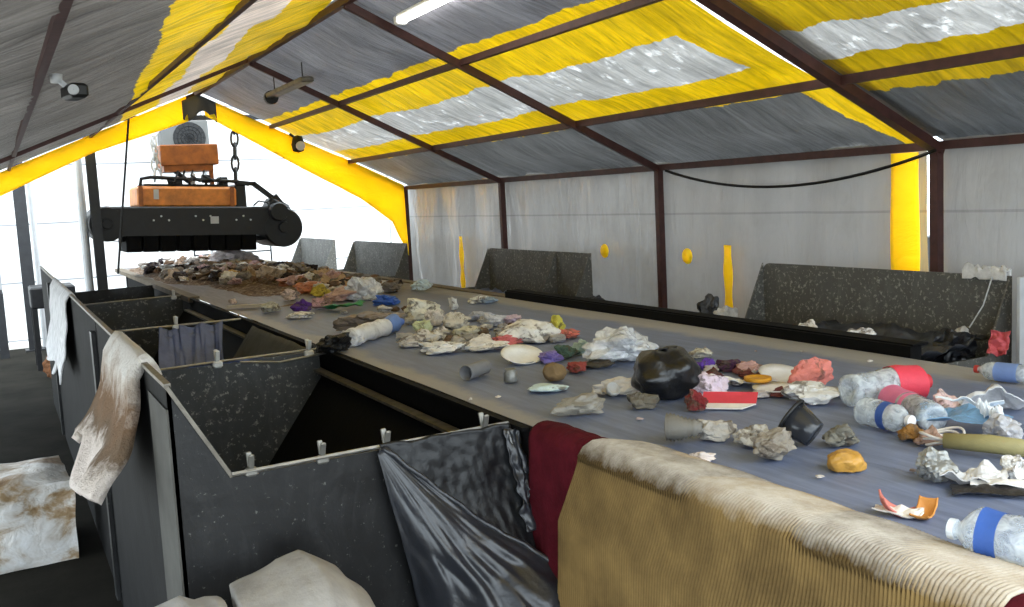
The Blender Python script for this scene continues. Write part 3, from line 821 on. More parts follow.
# white cloth lying over the top edge of the big hopper
def topcloth(u, v):
    y = 3.255 + .26 * u; t = (v - .5) * .22
    x = 4.586 + (.018 if t > 0 else -.018) * min(1, abs(t) / .02); z = 1.468 + .012 - abs(t) * .45 + .03 * max(0, N(u * 5, v * 3, 2))
    if abs(t) < .05: z = 1.476 + .05 * max(0, N(u * 7, v * 4, 4) + .2)
    return (x, y, z)
o = tag(obj('white_cloth', MB().grid(topcloth, 30, 20), m_cloth, org=(4.58, 3.46, 1.4), smooth=True, thick=.006), 'white rag lying over the top edge of the large speckled hopper', 'cloth'); col(o, (228, 226, 224))
mb = MB().box((4.72, 3.12, .735), (.5, .02, 1.46), None, .004)
o = tag(obj('white_board', mb, m_pale, org=(4.72, 3.12, 0)), 'pale upright board at the right end of the large speckled hopper', 'board')
mb = MB().tube([(4.56, 3.33, 1.45), (4.53, 3.36, 1.3), (4.50, 3.42, 1.18)], .004, 5)
tag(obj('string', mb, m_pale, org=(4.53, 3.36, 1.18)), 'pale string hanging down the right end of the large hopper', 'string')
def wedge(px, py, x, s, c, label, m, rot=0, thick=.004, seed=1, name='torn_bag'):
    p = onx(px, py, x); mb = sheet(s[0], s[1], seed, s[2], 14); mb.xf(Euler((PI / 2 - .5, 0, rot)).to_matrix().to_4x4())
    z0 = min(v.z for v in mb.v)
    for v in mb.v: v.z -= z0
    p.z -= s[1] * .45
    o = obj(name, mb, m, org=(0, 0, 0), thick=thick); o.location = p; col(o, c); tag(o, label, 'scrap'); return o
wedge(1000, 344, 4.42, (.09, .13, .04), (206, 92, 98), 'pink-red packet caught at the right end of the large hopper', m_card, -1.2, seed=2, name='packet')
wedge(955, 352, 4.40, (.2, .2, .1), (34, 36, 42), 'black bag corner beside the pink-red packet in the hopper', m_film, -1.0, seed=4)
hl(962, 335, 4.45, (.10, .12, .12), (200, 196, 190), 'white knotted rag in the large hopper above the black bag corner', name='rag', m=m_cloth)

# ------------------------------------------------------------------ magnet over the belt
mg = empty('magnetic_separator', (2.3, 13.0, 1.5), 'orange overband magnet with black belt hanging over the far end of the conveyor', 'machine')
TL = Matrix.Translation((2.3, 13.2, 1.86)) @ Matrix.Rotation(.05, 4, 'Y') @ Matrix.Translation((-2.3, -13.2, -1.86))
def mo(name, mb, m, parent=None, smooth=False):
    return obj(name, mb.xf(TL), m, parent or mg, smooth=smooth)
mb = MB().box((2.25, 13.2, 1.95), (2.1, .9, .20), None, .02).box((2.25, 12.74, 1.84), (2.2, .03, .30))
fr = mo('belt_frame', mb, m_black)
for k in range(9):
    mo('bolt', MB().lathe([(.001, -.015), (.012, -.015), (.012, .0)], 8, 'y', (1.75 + .09 * (k % 3) + .5 * (k // 3), 12.725, 1.88 + .05 * (k % 2))), m_pale, fr)
mo('rating_plate', MB().box((2.48, 12.722, 1.88), (.10, .01, .09)), m_pale, fr)
d1 = mo('drum', MB().lathe([(.001, 12.74), (.2, 12.74), (.215, 12.78), (.215, 13.62), (.2, 13.66), (.001, 13.66)], 28, 'y', (1.22, 0, 1.84)), m_black, smooth=False)
mo('hub', MB().lathe([(.001, 12.70), (.06, 12.70), (.07, 12.74)], 14, 'y', (1.22, 0, 1.84)), m_steel_d, d1)
d2 = mo('drum', MB().lathe([(.001, 12.72), (.24, 12.72), (.26, 12.77), (.26, 13.63), (.24, 13.68), (.001, 13.68)], 28, 'y', (3.36, 0, 1.78)), m_black)
mo('hub', MB().lathe([(.001, 12.66), (.07, 12.66), (.08, 12.72)], 14, 'y', (3.36, 0, 1.78)), m_black, d2)
# moving belt underneath with cleats
def under(u, v):
    x = 1.22 + 2.14 * u; return (x, 12.78 + .84 * v, 1.63 - .03 * math.sin(PI * u))
mo('cleated_belt', MB().grid(under, 20, 4).add([], []), m_rubber)
for k in range(8):
    x = 1.52 + .2 * k
    mo('cleat', MB().box((x, 13.2, 1.62), (.18 if k != 3 else .13, .86, .26), None, .01), m_rubber)
mo('motor', MB().box((3.32, 12.95, 2.02), (.30, .34, .22), (0, .5, 0), .04).lathe([(.001, 12.6), (.11, 12.6), (.12, 12.64), (.12, 12.9)], 18, 'y', (3.28, 0, 1.98)), m_black)
# guard arm from top rail to the drive
mo('guard_arm', MB().beam((2.80, 12.85, 2.36), (3.02, 12.85, 2.34), .06, .05).beam((3.0, 12.85, 2.35), (3.28, 12.85, 2.14), .06, .06).beam((3.24, 12.85, 2.17), (3.36, 12.85, 2.02), .10, .14), m_steel_d)
bd = mo('magnet_body', MB().box((2.18, 13.2, 2.17), (1.20, .8, .26), None, .03), m_orange)
mo('body_lid', MB().box((2.18, 13.2, 2.315), (1.02, .7, .03), None, .008), m_steel_d, bd)
mo('front_rib', MB().box((1.62, 12.79, 2.17), (.05, .03, .26)), m_orange2, bd); mo('front_rib', MB().box((2.72, 12.79, 2.17), (.05, .03, .26)), m_orange2, bd)
mo('label_plate', MB().box((1.80, 12.786, 2.20), (.06, .012, .12)), m_pale, bd)
mo('top_rail', MB().tube([(1.62, 12.85, 2.28), (1.64, 12.85, 2.39), (1.75, 12.85, 2.41), (2.80, 12.85, 2.37), (2.95, 12.85, 2.33)], .022, 8), m_steel_d)
mo('cable_loop', MB().tube([(2.98, 12.76, 2.06), (3.05, 12.76, 2.12), (3.16, 12.76, 2.10), (3.2, 12.76, 2.02)], .012, 6), m_black)
mo('valve', MB().box((2.42, 12.9, 2.40), (.10, .10, .10), None, .01), m_black)
mo('valve', MB().lathe([(.001, 2.33), (.03, 2.33), (.03, 2.46), (.001, 2.47)], 12, 'z', (2.26, 12.88, 0)), m_pale)
# suspended chassis box above it
cb = obj('chassis_box', MB().box((2.27, 13.1, 2.70), (.70, .5, .26), None, .012).box((2.25, 13.1, 2.54), (.60, .44, .09)), m_orange2, mg)
obj('strut', MB().beam((2.07, 12.95, 2.52), (2.32, 12.95, 2.30), .05, .05), m_steel_d, mg)
obj('strut', MB().beam((2.53, 12.95, 2.54), (2.53, 12.95, 2.26), .05, .05), m_orange2, mg)
obj('strut', MB().beam((2.0, 12.95, 2.56), (2.12, 12.95, 2.56), .05, .05), m_steel_d, mg)
def chain(name, a, b, r, m, parent):
    a = V(a); b = V(b); n = max(3, int((b - a).length / (r * 5))); mb = MB(); d = (b - a) / n
    for k in range(n):
        c = a + d * (k + .5); ax = V((1, 0, 0)) if k % 2 else V((0, 1, 0)); dd = d.normalized(); L = d.length * .68
        pts = [c + ax * (r * 1.5 * math.cos(t)) + dd * (L * math.sin(t)) for t in [2 * PI * q / 10 for q in range(11)]]
        mb.tube(pts, r * .55, 5, False)
    return obj(name, mb, m, parent)
for k, (xa, xb) in enumerate(((2.12, 1.98), (2.3, 2.42), (2.44, 2.62), (2.2, 2.28))):
    obj('hose', MB().tube([(xa, 12.9, 2.52), (xa - .03, 12.86, 2.44), ((xa + xb) / 2, 12.82, 2.36), (xb, 12.85, 2.40), (xb + .03, 12.9, 2.31)], .016, 6), m_black, mg, smooth=True)
obj('side_box', MB().box((2.86, 13.1, 2.14), (.14, .5, .34), None, .02), m_black, mg)
obj('terminal_box', MB().box((2.08, 12.95, 2.37), (.16, .12, .09), None, .01), m_black, mg)
obj('terminal_box', MB().box((2.66, 12.95, 2.35), (.12, .12, .12), None, .01), m_steel_d, mg)
chain('chain', (1.83, 12.9, 2.40), (1.86, 12.9, 2.92), .022, m_pale, mg)
chain('chain', (1.92, 12.9, 2.42), (1.84, 12.9, 2.92), .018, m_pale, mg)
chain('chain', (2.82, 12.9, 2.34), (2.86, 12.9, 3.13), .03, m_black, mg)
obj('hanger_beam', MB().beam((1.2, 12.9, 3.16), (3.6, 12.9, 3.16), .05, .06).beam((2.33, 12.52, 3.3), (2.33, 12.9, 3.16), .04, .04), m_steel_d, mg)
obj('hanger_rod', MB().tube([(1.86, 12.9, 2.90), (2.05, 12.9, 3.15)], .012, 6), m_pale, mg)
# rope from the gable
a = ony(129, 113, 12.3); b = ony(118, 274, 12.3)
tag(obj('hanging_rope', MB().tube([a, a.lerp(b, .5), b], .014, 6), m_black, org=b), 'thin black rope hanging from the gable left of the magnet', 'rope')

# air conditioner on the building wall
ac = empty('air_conditioner', (3.05, 17.8, 2.87), 'white outdoor air conditioner unit on the building wall behind the magnet', 'air conditioner')
m_acw = simple('grey_white_casing', (96, 96, 94), .5, 0, .12, 4)
obj('casing', MB().box((3.05, 17.75, 3.21), (.80, .36, .68), None, .03), m_acw, ac)
gr = obj('fan_guard', MB().lathe([(.001, 17.55), (.25, 17.55), (.27, 17.57), (.27, 17.59)], 28, 'y', (3.12, 0, 3.24)), m_black, ac)
mb = MB()
for r in (.08, .14, .20, .26):
    mb.tube([(3.12 + r * math.cos(t), 17.535, 3.24 + r * math.sin(t)) for t in [2 * PI * q / 24 for q in range(25)]], .006, 4, False)
for q in range(8):
    t = PI * q / 8; mb.tube([(3.12 - .26 * math.cos(t), 17.535, 3.24 - .26 * math.sin(t)), (3.12 + .26 * math.cos(t), 17.535, 3.24 + .26 * math.sin(t))], .004, 4)
obj('grille', mb, m_steel_d, ac)
obj('bracket', MB().beam((2.75, 17.98, 2.84), (2.75, 17.55, 2.84), .04, .04).beam((3.35, 17.98, 2.84), (3.35, 17.55, 2.84), .04, .04), m_steel_d, ac)

# columns, railing and things left of the bins
def column(p0, p1, w, m, label, name='steel_column'):
    e = empty(name, p0, label, 'column')
    mb = MB().beam(p0, p1, w, .02, (0, 1, 0)); h = (V(p0) + V(p1)) / 2
    u = V(p1) - V(p0); up = V((0, 1, 0))
    mb = MB().box((p0[0], p0[1] - w * .45, p1[2] / 2), (w, w * .12, p1[2])).box((p0[0], p0[1] + w * .45, p1[2] / 2), (w, w * .12, p1[2])).box((p0[0], p0[1], p1[2] / 2), (w * .14, w * .8, p1[2]))
    obj('shaft', mb, m, e); obj('base_plate', MB().box((p0[0], p0[1], .01), (w * 1.6, w * 1.6, .02)), m, e)
    return e
column((.40, 16.6, 0), (.40, 16.6, 4.4), .17, m_col, 'dark steel column standing farthest left near the building')
column((1.10, 12.7, 0), (1.10, 12.7, 2.95), .11, m_col, 'dark steel column left of the magnet below the gable')
mb = MB().tube([(.56, 16.9, 0.0), (.56, 16.9, 4.4)], .045, 12)
tag(obj('downpipe', mb, m_pale, org=(.56, 16.9, 0)), 'pale pipe beside the farthest left column', 'pipe')
mb = MB().tube([(.97, 12.9, 0.0), (.97, 12.9, 2.75)], .05, 12)
tag(obj('downpipe', mb, m_pale, org=(.97, 12.9, 0)), 'pale pipe beside the column left of the magnet', 'pipe')
mb = MB().beam((-.02, 16.0, 0), (-.02, 16.0, .95), .12, .12)
tag(obj('bollard', mb.lathe([(.06, .95), (.05, 1.0), (.001, 1.02)], 12, 'z', (-.02, 16.0, 0)), m_col, org=(-.02, 16, 0)), 'dark post stump at the left edge of the picture', 'post')
wb = empty('steel_workbench', (.62, 14.6, 0), 'dark steel workbench behind the white cloth', 'workbench')
obj('table_top', MB().box((.62, 14.6, .96), (.55, .7, .28), None, .02), m_steel_d, wb)
for sx in (-1, 1):
    for sy in (-1, 1):
        obj('leg', MB().beam((.62 + sx * .24, 14.6 + sy * .3, 0), (.62 + sx * .24, 14.6 + sy * .3, .84), .06, .06), m_steel_d, wb)
o = put('brown_sack', crumple((.36, .4, .5), 71, amp=.2), m_cloth, (.55, 13.6, .002), .4, 'brown sack on the floor in front of the steel workbench', 'sack', (112, 76, 52))
rl = empty('pipe_railing', (3.3, 15.9, 0), 'thin metal railing behind the right drum of the magnet', 'railing')
for x in (2.75, 3.35, 3.95):
    obj('post', MB().tube([(x, 15.9, 0), (x, 15.9, 1.64)], .014, 6), m_col, rl)
for z in (1.30, 1.64):
    obj('rail', MB().tube([(2.75, 15.9, z), (3.95, 15.9, z)], .014, 6), m_col, rl)

# ------------------------------------------------------------------ roof fittings
fx = empty('fluorescent_lamp', (2.66, 5.75, 3.2), 'lit fluorescent tube lamp under the ridge at the top edge', 'lamp')
obj('housing', MB().box((2.66, 5.75, 3.27), (.11, 1.5, .03), None, .01), m_white, fx)
obj('tube', MB().tube([(2.64, 5.02, 3.235), (2.64, 6.48, 3.235)], .022, 10), m_emit, fx, smooth=True)
obj('end_cap', MB().box((2.65, 6.53, 3.245), (.09, .06, .06), None, .01), m_white, fx)
for y in (5.2, 6.3): obj('hanger', MB().tube([(2.66, y, 3.24), (2.66, y, 3.30)], .006, 5), m_steel_d, fx)
f2 = empty('batten_lamp', (2.62, 9.4, 3.1), 'unlit batten lamp hanging on wires under the far ridge', 'lamp')
obj('housing', MB().box((2.62, 9.4, 3.12), (.12, 1.3, .05), None, .012), m_edge, f2)
for y in (8.9, 9.9): obj('hanging_wire', MB().tube([(2.62, y, 3.14), (2.62, y, 3.29)], .006, 5), m_steel_d, f2)
obj('end_box', MB().lathe([(.001, -.03), (.07, -.03), (.07, .03), (.001, .03)], 14, 'y', (2.62, 10.06, 3.10)), m_steel_d, f2)
fl = empty('floodlight', (3.48, 12.3, 2.7), 'small grey floodlight hanging from the right side of the far gable', 'lamp')
obj('lamp_head', MB().lathe([(.001, -.10), (.07, -.08), (.085, .0), (.06, .10), (.001, .12)], 16, 'z', (3.50, 12.3, 2.76)), m_steel_d, fl, smooth=True)
obj('lens', MB().lathe([(.001, 12.19), (.05, 12.20), (.06, 12.23)], 14, 'y', (3.51, 0, 2.74)), m_pale, fl)
obj('bracket', MB().beam((3.48, 12.32, 2.84), (3.42, 12.36, 2.90), .03, .03), m_steel_d, fl)
sc_ = empty('security_camera', ony(56, 70, 4.5), 'small security camera bracketed to the left roof purlin', 'camera')
p0 = ony(56, 78, 4.5); p1 = ony(70, 90, 4.5)
obj('mount', MB().lathe([(.001, -.02), (.022, -.02), (.026, .015), (.001, .02)], 14, 'z', p0), m_pale, sc_, smooth=True)
obj('arm', MB().beam(p0, p1, .02, .02), m_pale, sc_)
hd = obj('camera_body', MB().box(p1 + V((.015, -.02, -.01)), (.075, .15, .06), (0, 0, .2), .012), m_black, sc_)
obj('lens', MB().lathe([(.001, -.012), (.02, -.012), (.022, .0)], 12, 'y', p1 + V((.005, -.10, -.01))), m_pale, hd)
pts = []
for k in range(25):
    t = k / 24; pts.append((4.9 , 6.55 + (3.95 - 6.55) * t, 2.13 - .17 * 4 * t * (1 - t)))
tag(obj('hanging_cable', MB().tube(pts, .011, 6), m_black, org=(4.9, 5.3, 1.96)), 'black cable sagging along the curtain between two wall posts', 'cable')

FWD = mx @ V((0, 0, -1))
def mpp(px, py, z=1.2):
    """metres per pixel at that point of the belt"""
    p = onz(px, py, z); return (p - V((0, 0, H))).dot(FWD) / F
def L(px, py, w_, h_, c, label, d_=None, **k):
    """crushed lump whose foot is near (px,py), about w_ x h_ pixels large"""
    s = mpp(px, py); d_ = d_ or w_ * .8
    a = k.pop('rot', math.atan2(XR.y, XR.x) * 0 - .5 + rnd.uniform(-.25, .25))
    return lump(px, py, (w_ * s * 1.16, d_ * s * 1.16, h_ * s * 1.12), c, label, rot=a, **k)
def S(px, py, w_, d_, h_, c, label, **k):
    s = mpp(px, py)
    k.setdefault('rot', -.5)
    return flatsheet(px, py, w_ * s, d_ * s, c, label, h=h_ * s, **k)
WHT = (226, 224, 220)
# --- front right of the belt
bottle(848, 408, 928, 398, .062, 'clear plastic bottle with a red label, largest of the bottles at right', (222, 66, 84), (200, 50, 60), (.52, .86), seed=2, crush=.22)
bottle(862, 424, 912, 436, .045, 'clear plastic bottle with a dark blue label ring, below the red-labelled bottle', (54, 84, 150), (235, 235, 235), (.46, .60), seed=3, crush=.2)
bottle(936, 432, 888, 410, .045, 'clear plastic bottle with a pink label, right of the blue-ringed bottle', (226, 120, 160), (226, 120, 160), (.46, .92), seed=4, crush=.25)
bottle(1050, 575, 950, 552, .052, 'clear blue-labelled plastic bottle near the right end of the ribbed rug', (60, 98, 176), (220, 225, 230), (.44, .66), seed=6, crush=.25)
bottle(1030, 384, 975, 378, .036, 'plastic bottle with a blue label by the end of the far rail', (120, 146, 200), (170, 52, 44), (.18, .6), seed=7, crush=.1)
L(838, 396, 16, 10, WHT, 'small white crumple at the base of the red-labelled bottle')
L(945, 412, 34, 24, (226, 196, 190), 'pink and white crushed wrapper behind the light blue mask', name='crushed_wrapper', seed=12)
o = S(962, 430, 86, 44, 18, (140, 186, 226), 'light blue crumpled film with white strips at the right', name='blue_film', m=m_film, seed=21, rot=-1.0, cat='film', dz=.01)
S(968, 428, 60, 6, 26, (236, 240, 244), 'white strip lying across the light blue film', name='white_strip', seed=23, rot=-1.1, dz=.035)
S(990, 434, 8, 40, 18, (236, 240, 244), 'short white strip at the right end of the light blue film', name='white_strip', seed=24, rot=-.4, dz=.035)
S(992, 412, 66, 36, 24, (238, 238, 238), 'white plastic sheet at the right edge behind the light blue film', name='white_sheet', seed=25, rot=-.4, cat='sheet', m=m_film)
L(1004, 440, 44, 30, (206, 204, 206), 'pale grey crumpled bag right of the light blue film', m=m_film, seed=33)
# ring of white wire
s = mpp(940, 448); c0 = at(942, 446)
mb = MB()
for q in range(3):
    r = (17 + 3 * q) * s
    mb.tube([(r * math.cos(t), r * .8 * math.sin(t), .012 + .012 * q + .008 * math.sin(2 * t + q)) for t in [2 * PI * k / 28 for k in range(29)]], .004, 6, False)
o = put('wire_coil', mb, m_card, c0, 0, 'coil of thin white cable on the belt in front of the light blue film', 'cable', (214, 208, 200), smooth=True)
a = at(944, 452); b = at(1035, 462); d = b - a
mb = MB().tube([(0, 0, .032), (d.length * .5, .006, .034), (d.length, 0, .032)], [.022, .026, .024], 14)
o = put('cardboard_tube', mb, m_card, a, math.atan2(d.y, d.x), 'olive brown tube lying at the right edge behind the white paper', 'tube', (150, 140, 94), smooth=True)
L(912, 440, 26, 18, (150, 108, 56), 'brown scrap in front of the blue-ringed bottle', seed=41)
L(930, 446, 26, 22, (172, 140, 120), 'brownish pink scrap left of the cable coil', seed=42)
L(931, 481, 38, 34, (122, 108, 74), 'crushed olive brown can right of the amber peel', name='crushed_can', m=m_foil, cat='can', seed=44, d_=32, amp=.2, flat=.8)
o = S(974, 484, 62, 46, 13, (206, 204, 202), 'white and black crumpled wrapper right of the crushed olive can', name='crumpled_wrapper', seed=45, cat='wrapper', rot=-.9, freq=3)
S(990, 494, 70, 30, 8, (44, 42, 44), 'black torn film under the white and black wrapper', name='torn_film', m=m_film, seed=46, rot=-.8, cat='film')
L(1014, 478, 30, 24, (238, 236, 232), 'white crumpled paper at the right edge in front of the olive tube', seed=47)
S(1002, 492, 60, 16, 8, (226, 222, 216), 'flattened white strip at the right edge below the crumpled paper', name='paper_strip', seed=48, rot=-.8, dz=.01)
# torn shell and peel
def shell(px, py, w_, c_in, label, seed, rot, tilt):
    s = mpp(px, py) * w_
    def fn(u, v):
        a = (u - .5) * 2.2; b = (v - .5) * 1.5
        k = 1 + .12 * noise.noise(V((u * 4, v * 4, seed)))
        return (s * .5 * math.sin(a) * k, s * .35 * math.sin(b) * k, s * .45 * (1 - math.cos(a) * math.cos(b)) * k)
    o = put('torn_carton', MB().grid(fn, 16, 12), m_card, at(px, py), rot, label, 'carton', c_in, smooth=True, thick=.004, tilt=tilt); return o
shell(893, 514, 44, (206, 120, 106), 'curled reddish torn carton with white rim above the rug', 2, -.6, (.1, .5))
S(898, 516, 46, 14, 8, (230, 222, 212), 'white torn edge piece beside the curled reddish carton', name='torn_strip', seed=52, rot=-1.0)
shell(925, 516, 38, (204, 138, 66), 'orange-brown torn carton half right of the reddish one', 5, .4, (.0, -.3))
L(846, 470, 30, 22, (190, 140, 56), 'amber brown lump alone on the belt in front of the black pot', name='food_scrap', m=simple('amber_peel', (196, 146, 62), .4, 0, .4, 12, .3), cat='food', seed=54, amp=.15, fold=.1)
# black pot
pt = empty('plastic_pot', at(803, 446), 'black plastic pot lying tipped on the belt between grey crumples', 'pot')
s = mpp(803, 446)
r = 19 * s
PM = Euler((-1.0, 0, .45)).to_matrix().to_4x4()
mb = MB().lathe([(.001, 0), (r * .72, 0), (r * .76, .1 * r), (r, 1.55 * r), (r * .94, 1.55 * r), (r * .70, .15 * r), (.001, .12 * r)], 28).xf(PM)
dz = V((0, 0, -min(v.z for v in mb.v))); SH_ = Matrix.Translation(dz + V((.02, -.03, 0)))
obj('pot_body', mb.xf(SH_), simple('black_pot_plastic', (50, 52, 57), .2, 0, .2, 6, .1), pt, org=(0, 0, 0), smooth=True)
mb = MB().tube([(r * 1.03 * math.cos(a), r * 1.03 * math.sin(a), 1.55 * r) for a in [2 * PI * k / 28 for k in range(29)]], .006, 6, False).xf(PM)
obj('rim', mb.xf(SH_), m_black, pt, org=(0, 0, 0), smooth=True)
L(772, 460, 46, 32, (150, 142, 130), 'large crumpled grey paper ball in front of the black pot', seed=61, amp=.2, flat=.8)
L(757, 446, 34, 28, (186, 180, 168), 'pale crumpled paper left of the black pot', seed=62)
L(840, 446, 36, 26, (120, 116, 104), 'dark grey crumpled wrapper right of the black pot', seed=63)
# ribbed crushed cups
def ribbed(px, py, w_, c, label, seed, rot):
    s = mpp(px, py) * w_; prof = [(.001, .01), (s * .26, 0)]
    for k in range(15):
        q = k / 14; prof.append((s * (.36 - .055 * (k % 2) - .12 * q * q), s * (.03 + .66 * q)))
    prof += [(s * .2, s * .76), (s * .15, s * .82), (s * .15, s * .9), (.001, s * .9)]
    mb = MB().lathe(prof, 26, 'x')
    for v in mb.v:
        v.y *= 1 + .15 * N(v.x * 20, v.y * 20, seed); v.z = s * .38 + v.z * (.95 + .2 * N(v.x * 16, v.z * 16, seed))
    return put('crushed_bottle', mb, m_card, at(px, py), rot, label, 'bottle', c, smooth=True)
ribbed(666, 443, 40, (124, 120, 112), 'grey ribbed crushed bottle nearest the left end of the rug', 3, -.75)
L(714, 440, 44, 27, (182, 176, 166), 'pale grey crushed bottle right of the ribbed grey one', name='crushed_bottle', cat='bottle', seed=8, rot=-.4, d_=30)
L(703, 461, 26, 9, (234, 222, 216), 'small white scrap lying on the top of the ribbed rug', seed=66)
# red and white group behind
fc = empty('folded_carton', at(730, 406), 'red and white folded carton right of the round black bag', 'carton'); s = mpp(730, 406); fc.rotation_euler = (0, 0, -.62)
mb = MB().slab([(-27 * s, 0, 2 * s), (25 * s, -3 * s, 1 * s), (29 * s, 13 * s, 9 * s), (-25 * s, 12 * s, 11 * s)], (0, .002, .004)); o = obj('red_panel', mb, m_card, fc, org=(0, 0, 0)); col(o, (214, 66, 78))
mb = MB().slab([(-26 * s, -15 * s, .3 * s), (10 * s, -20 * s, .3 * s), (25 * s, -3 * s, 1 * s), (-27 * s, 0, 2 * s)], (0, .0, .004)); o = obj('white_panel', mb, m_card, fc, org=(0, 0, 0)); col(o, (240, 236, 232))
mb = MB().slab([(-25 * s, 12 * s, 11 * s), (29 * s, 13 * s, 9 * s), (27 * s, 20 * s, 2 * s), (-22 * s, 22 * s, 1 * s)], (0, .002, .003)); o = obj('back_panel', mb, m_card, fc, org=(0, 0, 0)); col(o, (232, 214, 208))
L(697, 410, 24, 24, (128, 46, 48), 'dark red crushed wrapper in front of the red folded carton', seed=73)
L(708, 396, 36, 32, (232, 214, 228), 'pale pink crushed packet right beside the round black bag', seed=74, name='crushed_packet')
L(707, 370, 16, 15, (112, 76, 178), 'small purple packet behind the pale pink packet', seed=75, name='packet')
L(700, 358, 22, 12, (206, 200, 184), 'small cream scrap farthest behind the purple packet', seed=76)
L(728, 370, 34, 12, (78, 48, 74), 'dark plum film scrap behind the white sheet', seed=77)
S(730, 386, 50, 24, 12, (240, 240, 240), 'white crumpled sheet behind the red folded carton', name='white_sheet', seed=78, rot=-.5)
L(750, 372, 22, 14, (190, 150, 140), 'small brownish pink scrap left of the white dishes', seed=79)
# yellow lid on white dish
def dish(px, py, r_, h_, c, label, name='plate', tilt=(0, 0), rot=0, cat='plate', oval=1.0):
    s = mpp(px, py) * r_; h = h_ * mpp(px, py)
    mb = MB().lathe([(.001, .004), (s * .62, .004), (s * .74, h * .5), (s, h), (s * 1.0, h + .004), (s * .72, h * .6), (s * .6, .009), (.001, .009)], 32)
    for v in mb.v: v.y *= oval
    return put(name, mb, m_card, at(px, py), rot, label, cat, c, smooth=True, tilt=tilt)
dish(776, 393, 23, 5, (232, 230, 228), 'white round dish under the yellow lid')
dish(782, 380, 24, 6, (224, 222, 222), 'white dish behind the yellow lid', tilt=(.25, 0))
s = mpp(760, 384) * 13
put('lid', MB().lathe([(.001, .0), (s, .0), (s * 1.03, .006), (s, .014), (s * .85, .014), (s * .8, .010), (.001, .010)], 26), m_card, at(758, 388, .03), 0, 'round amber yellow lid lying on the white dish', 'lid', (206, 146, 36), smooth=True)
L(808, 388, 46, 34, (230, 140, 128), 'pinkish red crumpled paper left of the red-labelled bottle', name='crumpled_paper', seed=83, rot=-.7, d_=26)
L(812, 402, 50, 26, (226, 224, 220), 'white crumpled paper in front of the pinkish red paper', seed=84)
# round black bag and clear film
bb = empty('rubbish_bag', at(666, 396), 'round tied black rubbish bag standing on the belt', 'bag')
s = mpp(666, 396); bb.rotation_euler = (0, 0, -.4)
obj('bag_body', crumple((62 * s, 58 * s, 50 * s), 91, amp=.16, freq=1.9, sub=4, flat=.8, fold=.12), m_tiedbag, bb, org=(0, 0, 0), smooth=True)
mb = sheet(30 * s, 10 * s, 4, 6 * s, 12); mb.xf(Matrix.Translation((-.01, 0, 42 * s)) @ Matrix.Rotation(-.2, 4, 'Y'))
obj('tied_neck', mb, m_blackplastic, bb, org=(0, 0, 0), smooth=True, thick=.004)
L(622, 362, 74, 36, (236, 236, 238), 'large translucent white plastic bag behind the round black bag', d_=60, m=m_clearbag, seed=92, amp=.35, sub=4, flat=.7)
L(600, 350, 26, 12, (224, 226, 232), 'small clear film scrap left of the large translucent bag', m=m_film, seed=93)
L(640, 408, 26, 22, (110, 104, 92), 'dark grey crushed scrap at the left foot of the black bag', seed=94)
L(618, 394, 46, 20, (214, 206, 194), 'pale crushed plastic packaging left of the round black bag', seed=95, d_=26)
s = mpp(613, 396)
put('jar_lid', MB().lathe([(.001, 0), (7 * s, 0), (7 * s, 5 * s), (6 * s, 5 * s), (6 * s, 1.5 * s), (.001, 1.5 * s)], 20), m_card, at(612, 398, .03), 0, 'small pale grey round lid on the crushed packaging', 'lid', (196, 194, 190), smooth=True, tilt=(.9, .0))
L(584, 414, 52, 20, (158, 152, 140), 'grey crushed clear packaging nearest the belt edge left of the black bag', seed=96, d_=24, m=m_film)
# middle group
def cup(px, py, px2, py2, r_, label, c):
    a = at(px, py); b = at(px2, py2); d = b - a; s = mpp(px, py); r = r_ * s; Ln = d.length
    e = put('tin_can', MB().lathe([(.001, Ln), (r * .9, Ln), (r, Ln * .96), (r, .5 * Ln), (r * 1.02, .02 * Ln), (r * .98, 0), (r * .93, .02 * Ln), (r * .9, Ln * .9), (.001, Ln * .92)], 26, 'x').xf(Matrix.Translation((0, 0, r * 1.03))), m_card, a, math.atan2(d.y, d.x), label, 'can', c, smooth=True); return e
cup(466, 381, 486, 374, 7.5, 'grey open tin can lying on its side near the belt edge', (128, 128, 130))
s = mpp(511, 380)
put('glass_jar', MB().lathe([(.001, 0), (6.5 * s, 0), (7 * s, 1 * s), (7 * s, 9 * s), (5.5 * s, 11 * s), (5.5 * s, 13 * s), (4.8 * s, 13 * s), (5 * s, 10 * s), (.001, 8 * s)], 20), m_foil, at(511, 382), 0, 'small upright grey jar between the tin can and brown ball', 'jar', smooth=True)
L(555, 381, 18, 16, (120, 98, 66), 'brown potato-like ball on the belt', name='potato', cat='food', m=simple('potato_skin', (132, 108, 74), .8, 0, .3, 14, .2), seed=101, amp=.08, fold=.03, flat=.95)
L(548, 391, 32, 7, (214, 234, 234), 'white and teal flat packet nearest the belt edge', name='flat_packet', seed=102, rot=-.6, d_=18, fold=.1, amp=.15)
L(576, 372, 26, 14, (158, 76, 70), 'small red and white crushed scrap right of the brown ball', seed=103)
dish(521, 361, 25, 7, (240, 240, 238), 'white oval foam plate tilted on the belt behind the tin can', 'foam_plate', tilt=(.32, -.1), rot=.5, oval=.8)
L(550, 362, 26, 14, (146, 128, 206), 'purple and lilac film scrap at the right end of the oval plate', m=m_film, seed=105)
L(566, 358, 22, 16, (84, 106, 94), 'dark green crushed scrap right of the lilac film', seed=106)
L(582, 354, 24, 16, (186, 210, 206), 'pale teal crushed cup right of the dark green scrap', m=m_film, seed=107)
L(556, 332, 20, 18, (224, 214, 96), 'bright yellow crushed packet behind the lilac film', seed=108)
L(566, 338, 28, 10, (214, 122, 110), 'red and white scrap in front of the bright yellow packet', seed=109)
L(600, 366, 36, 8, (88, 84, 76), 'dark flat scrap left of the large translucent bag', seed=110)
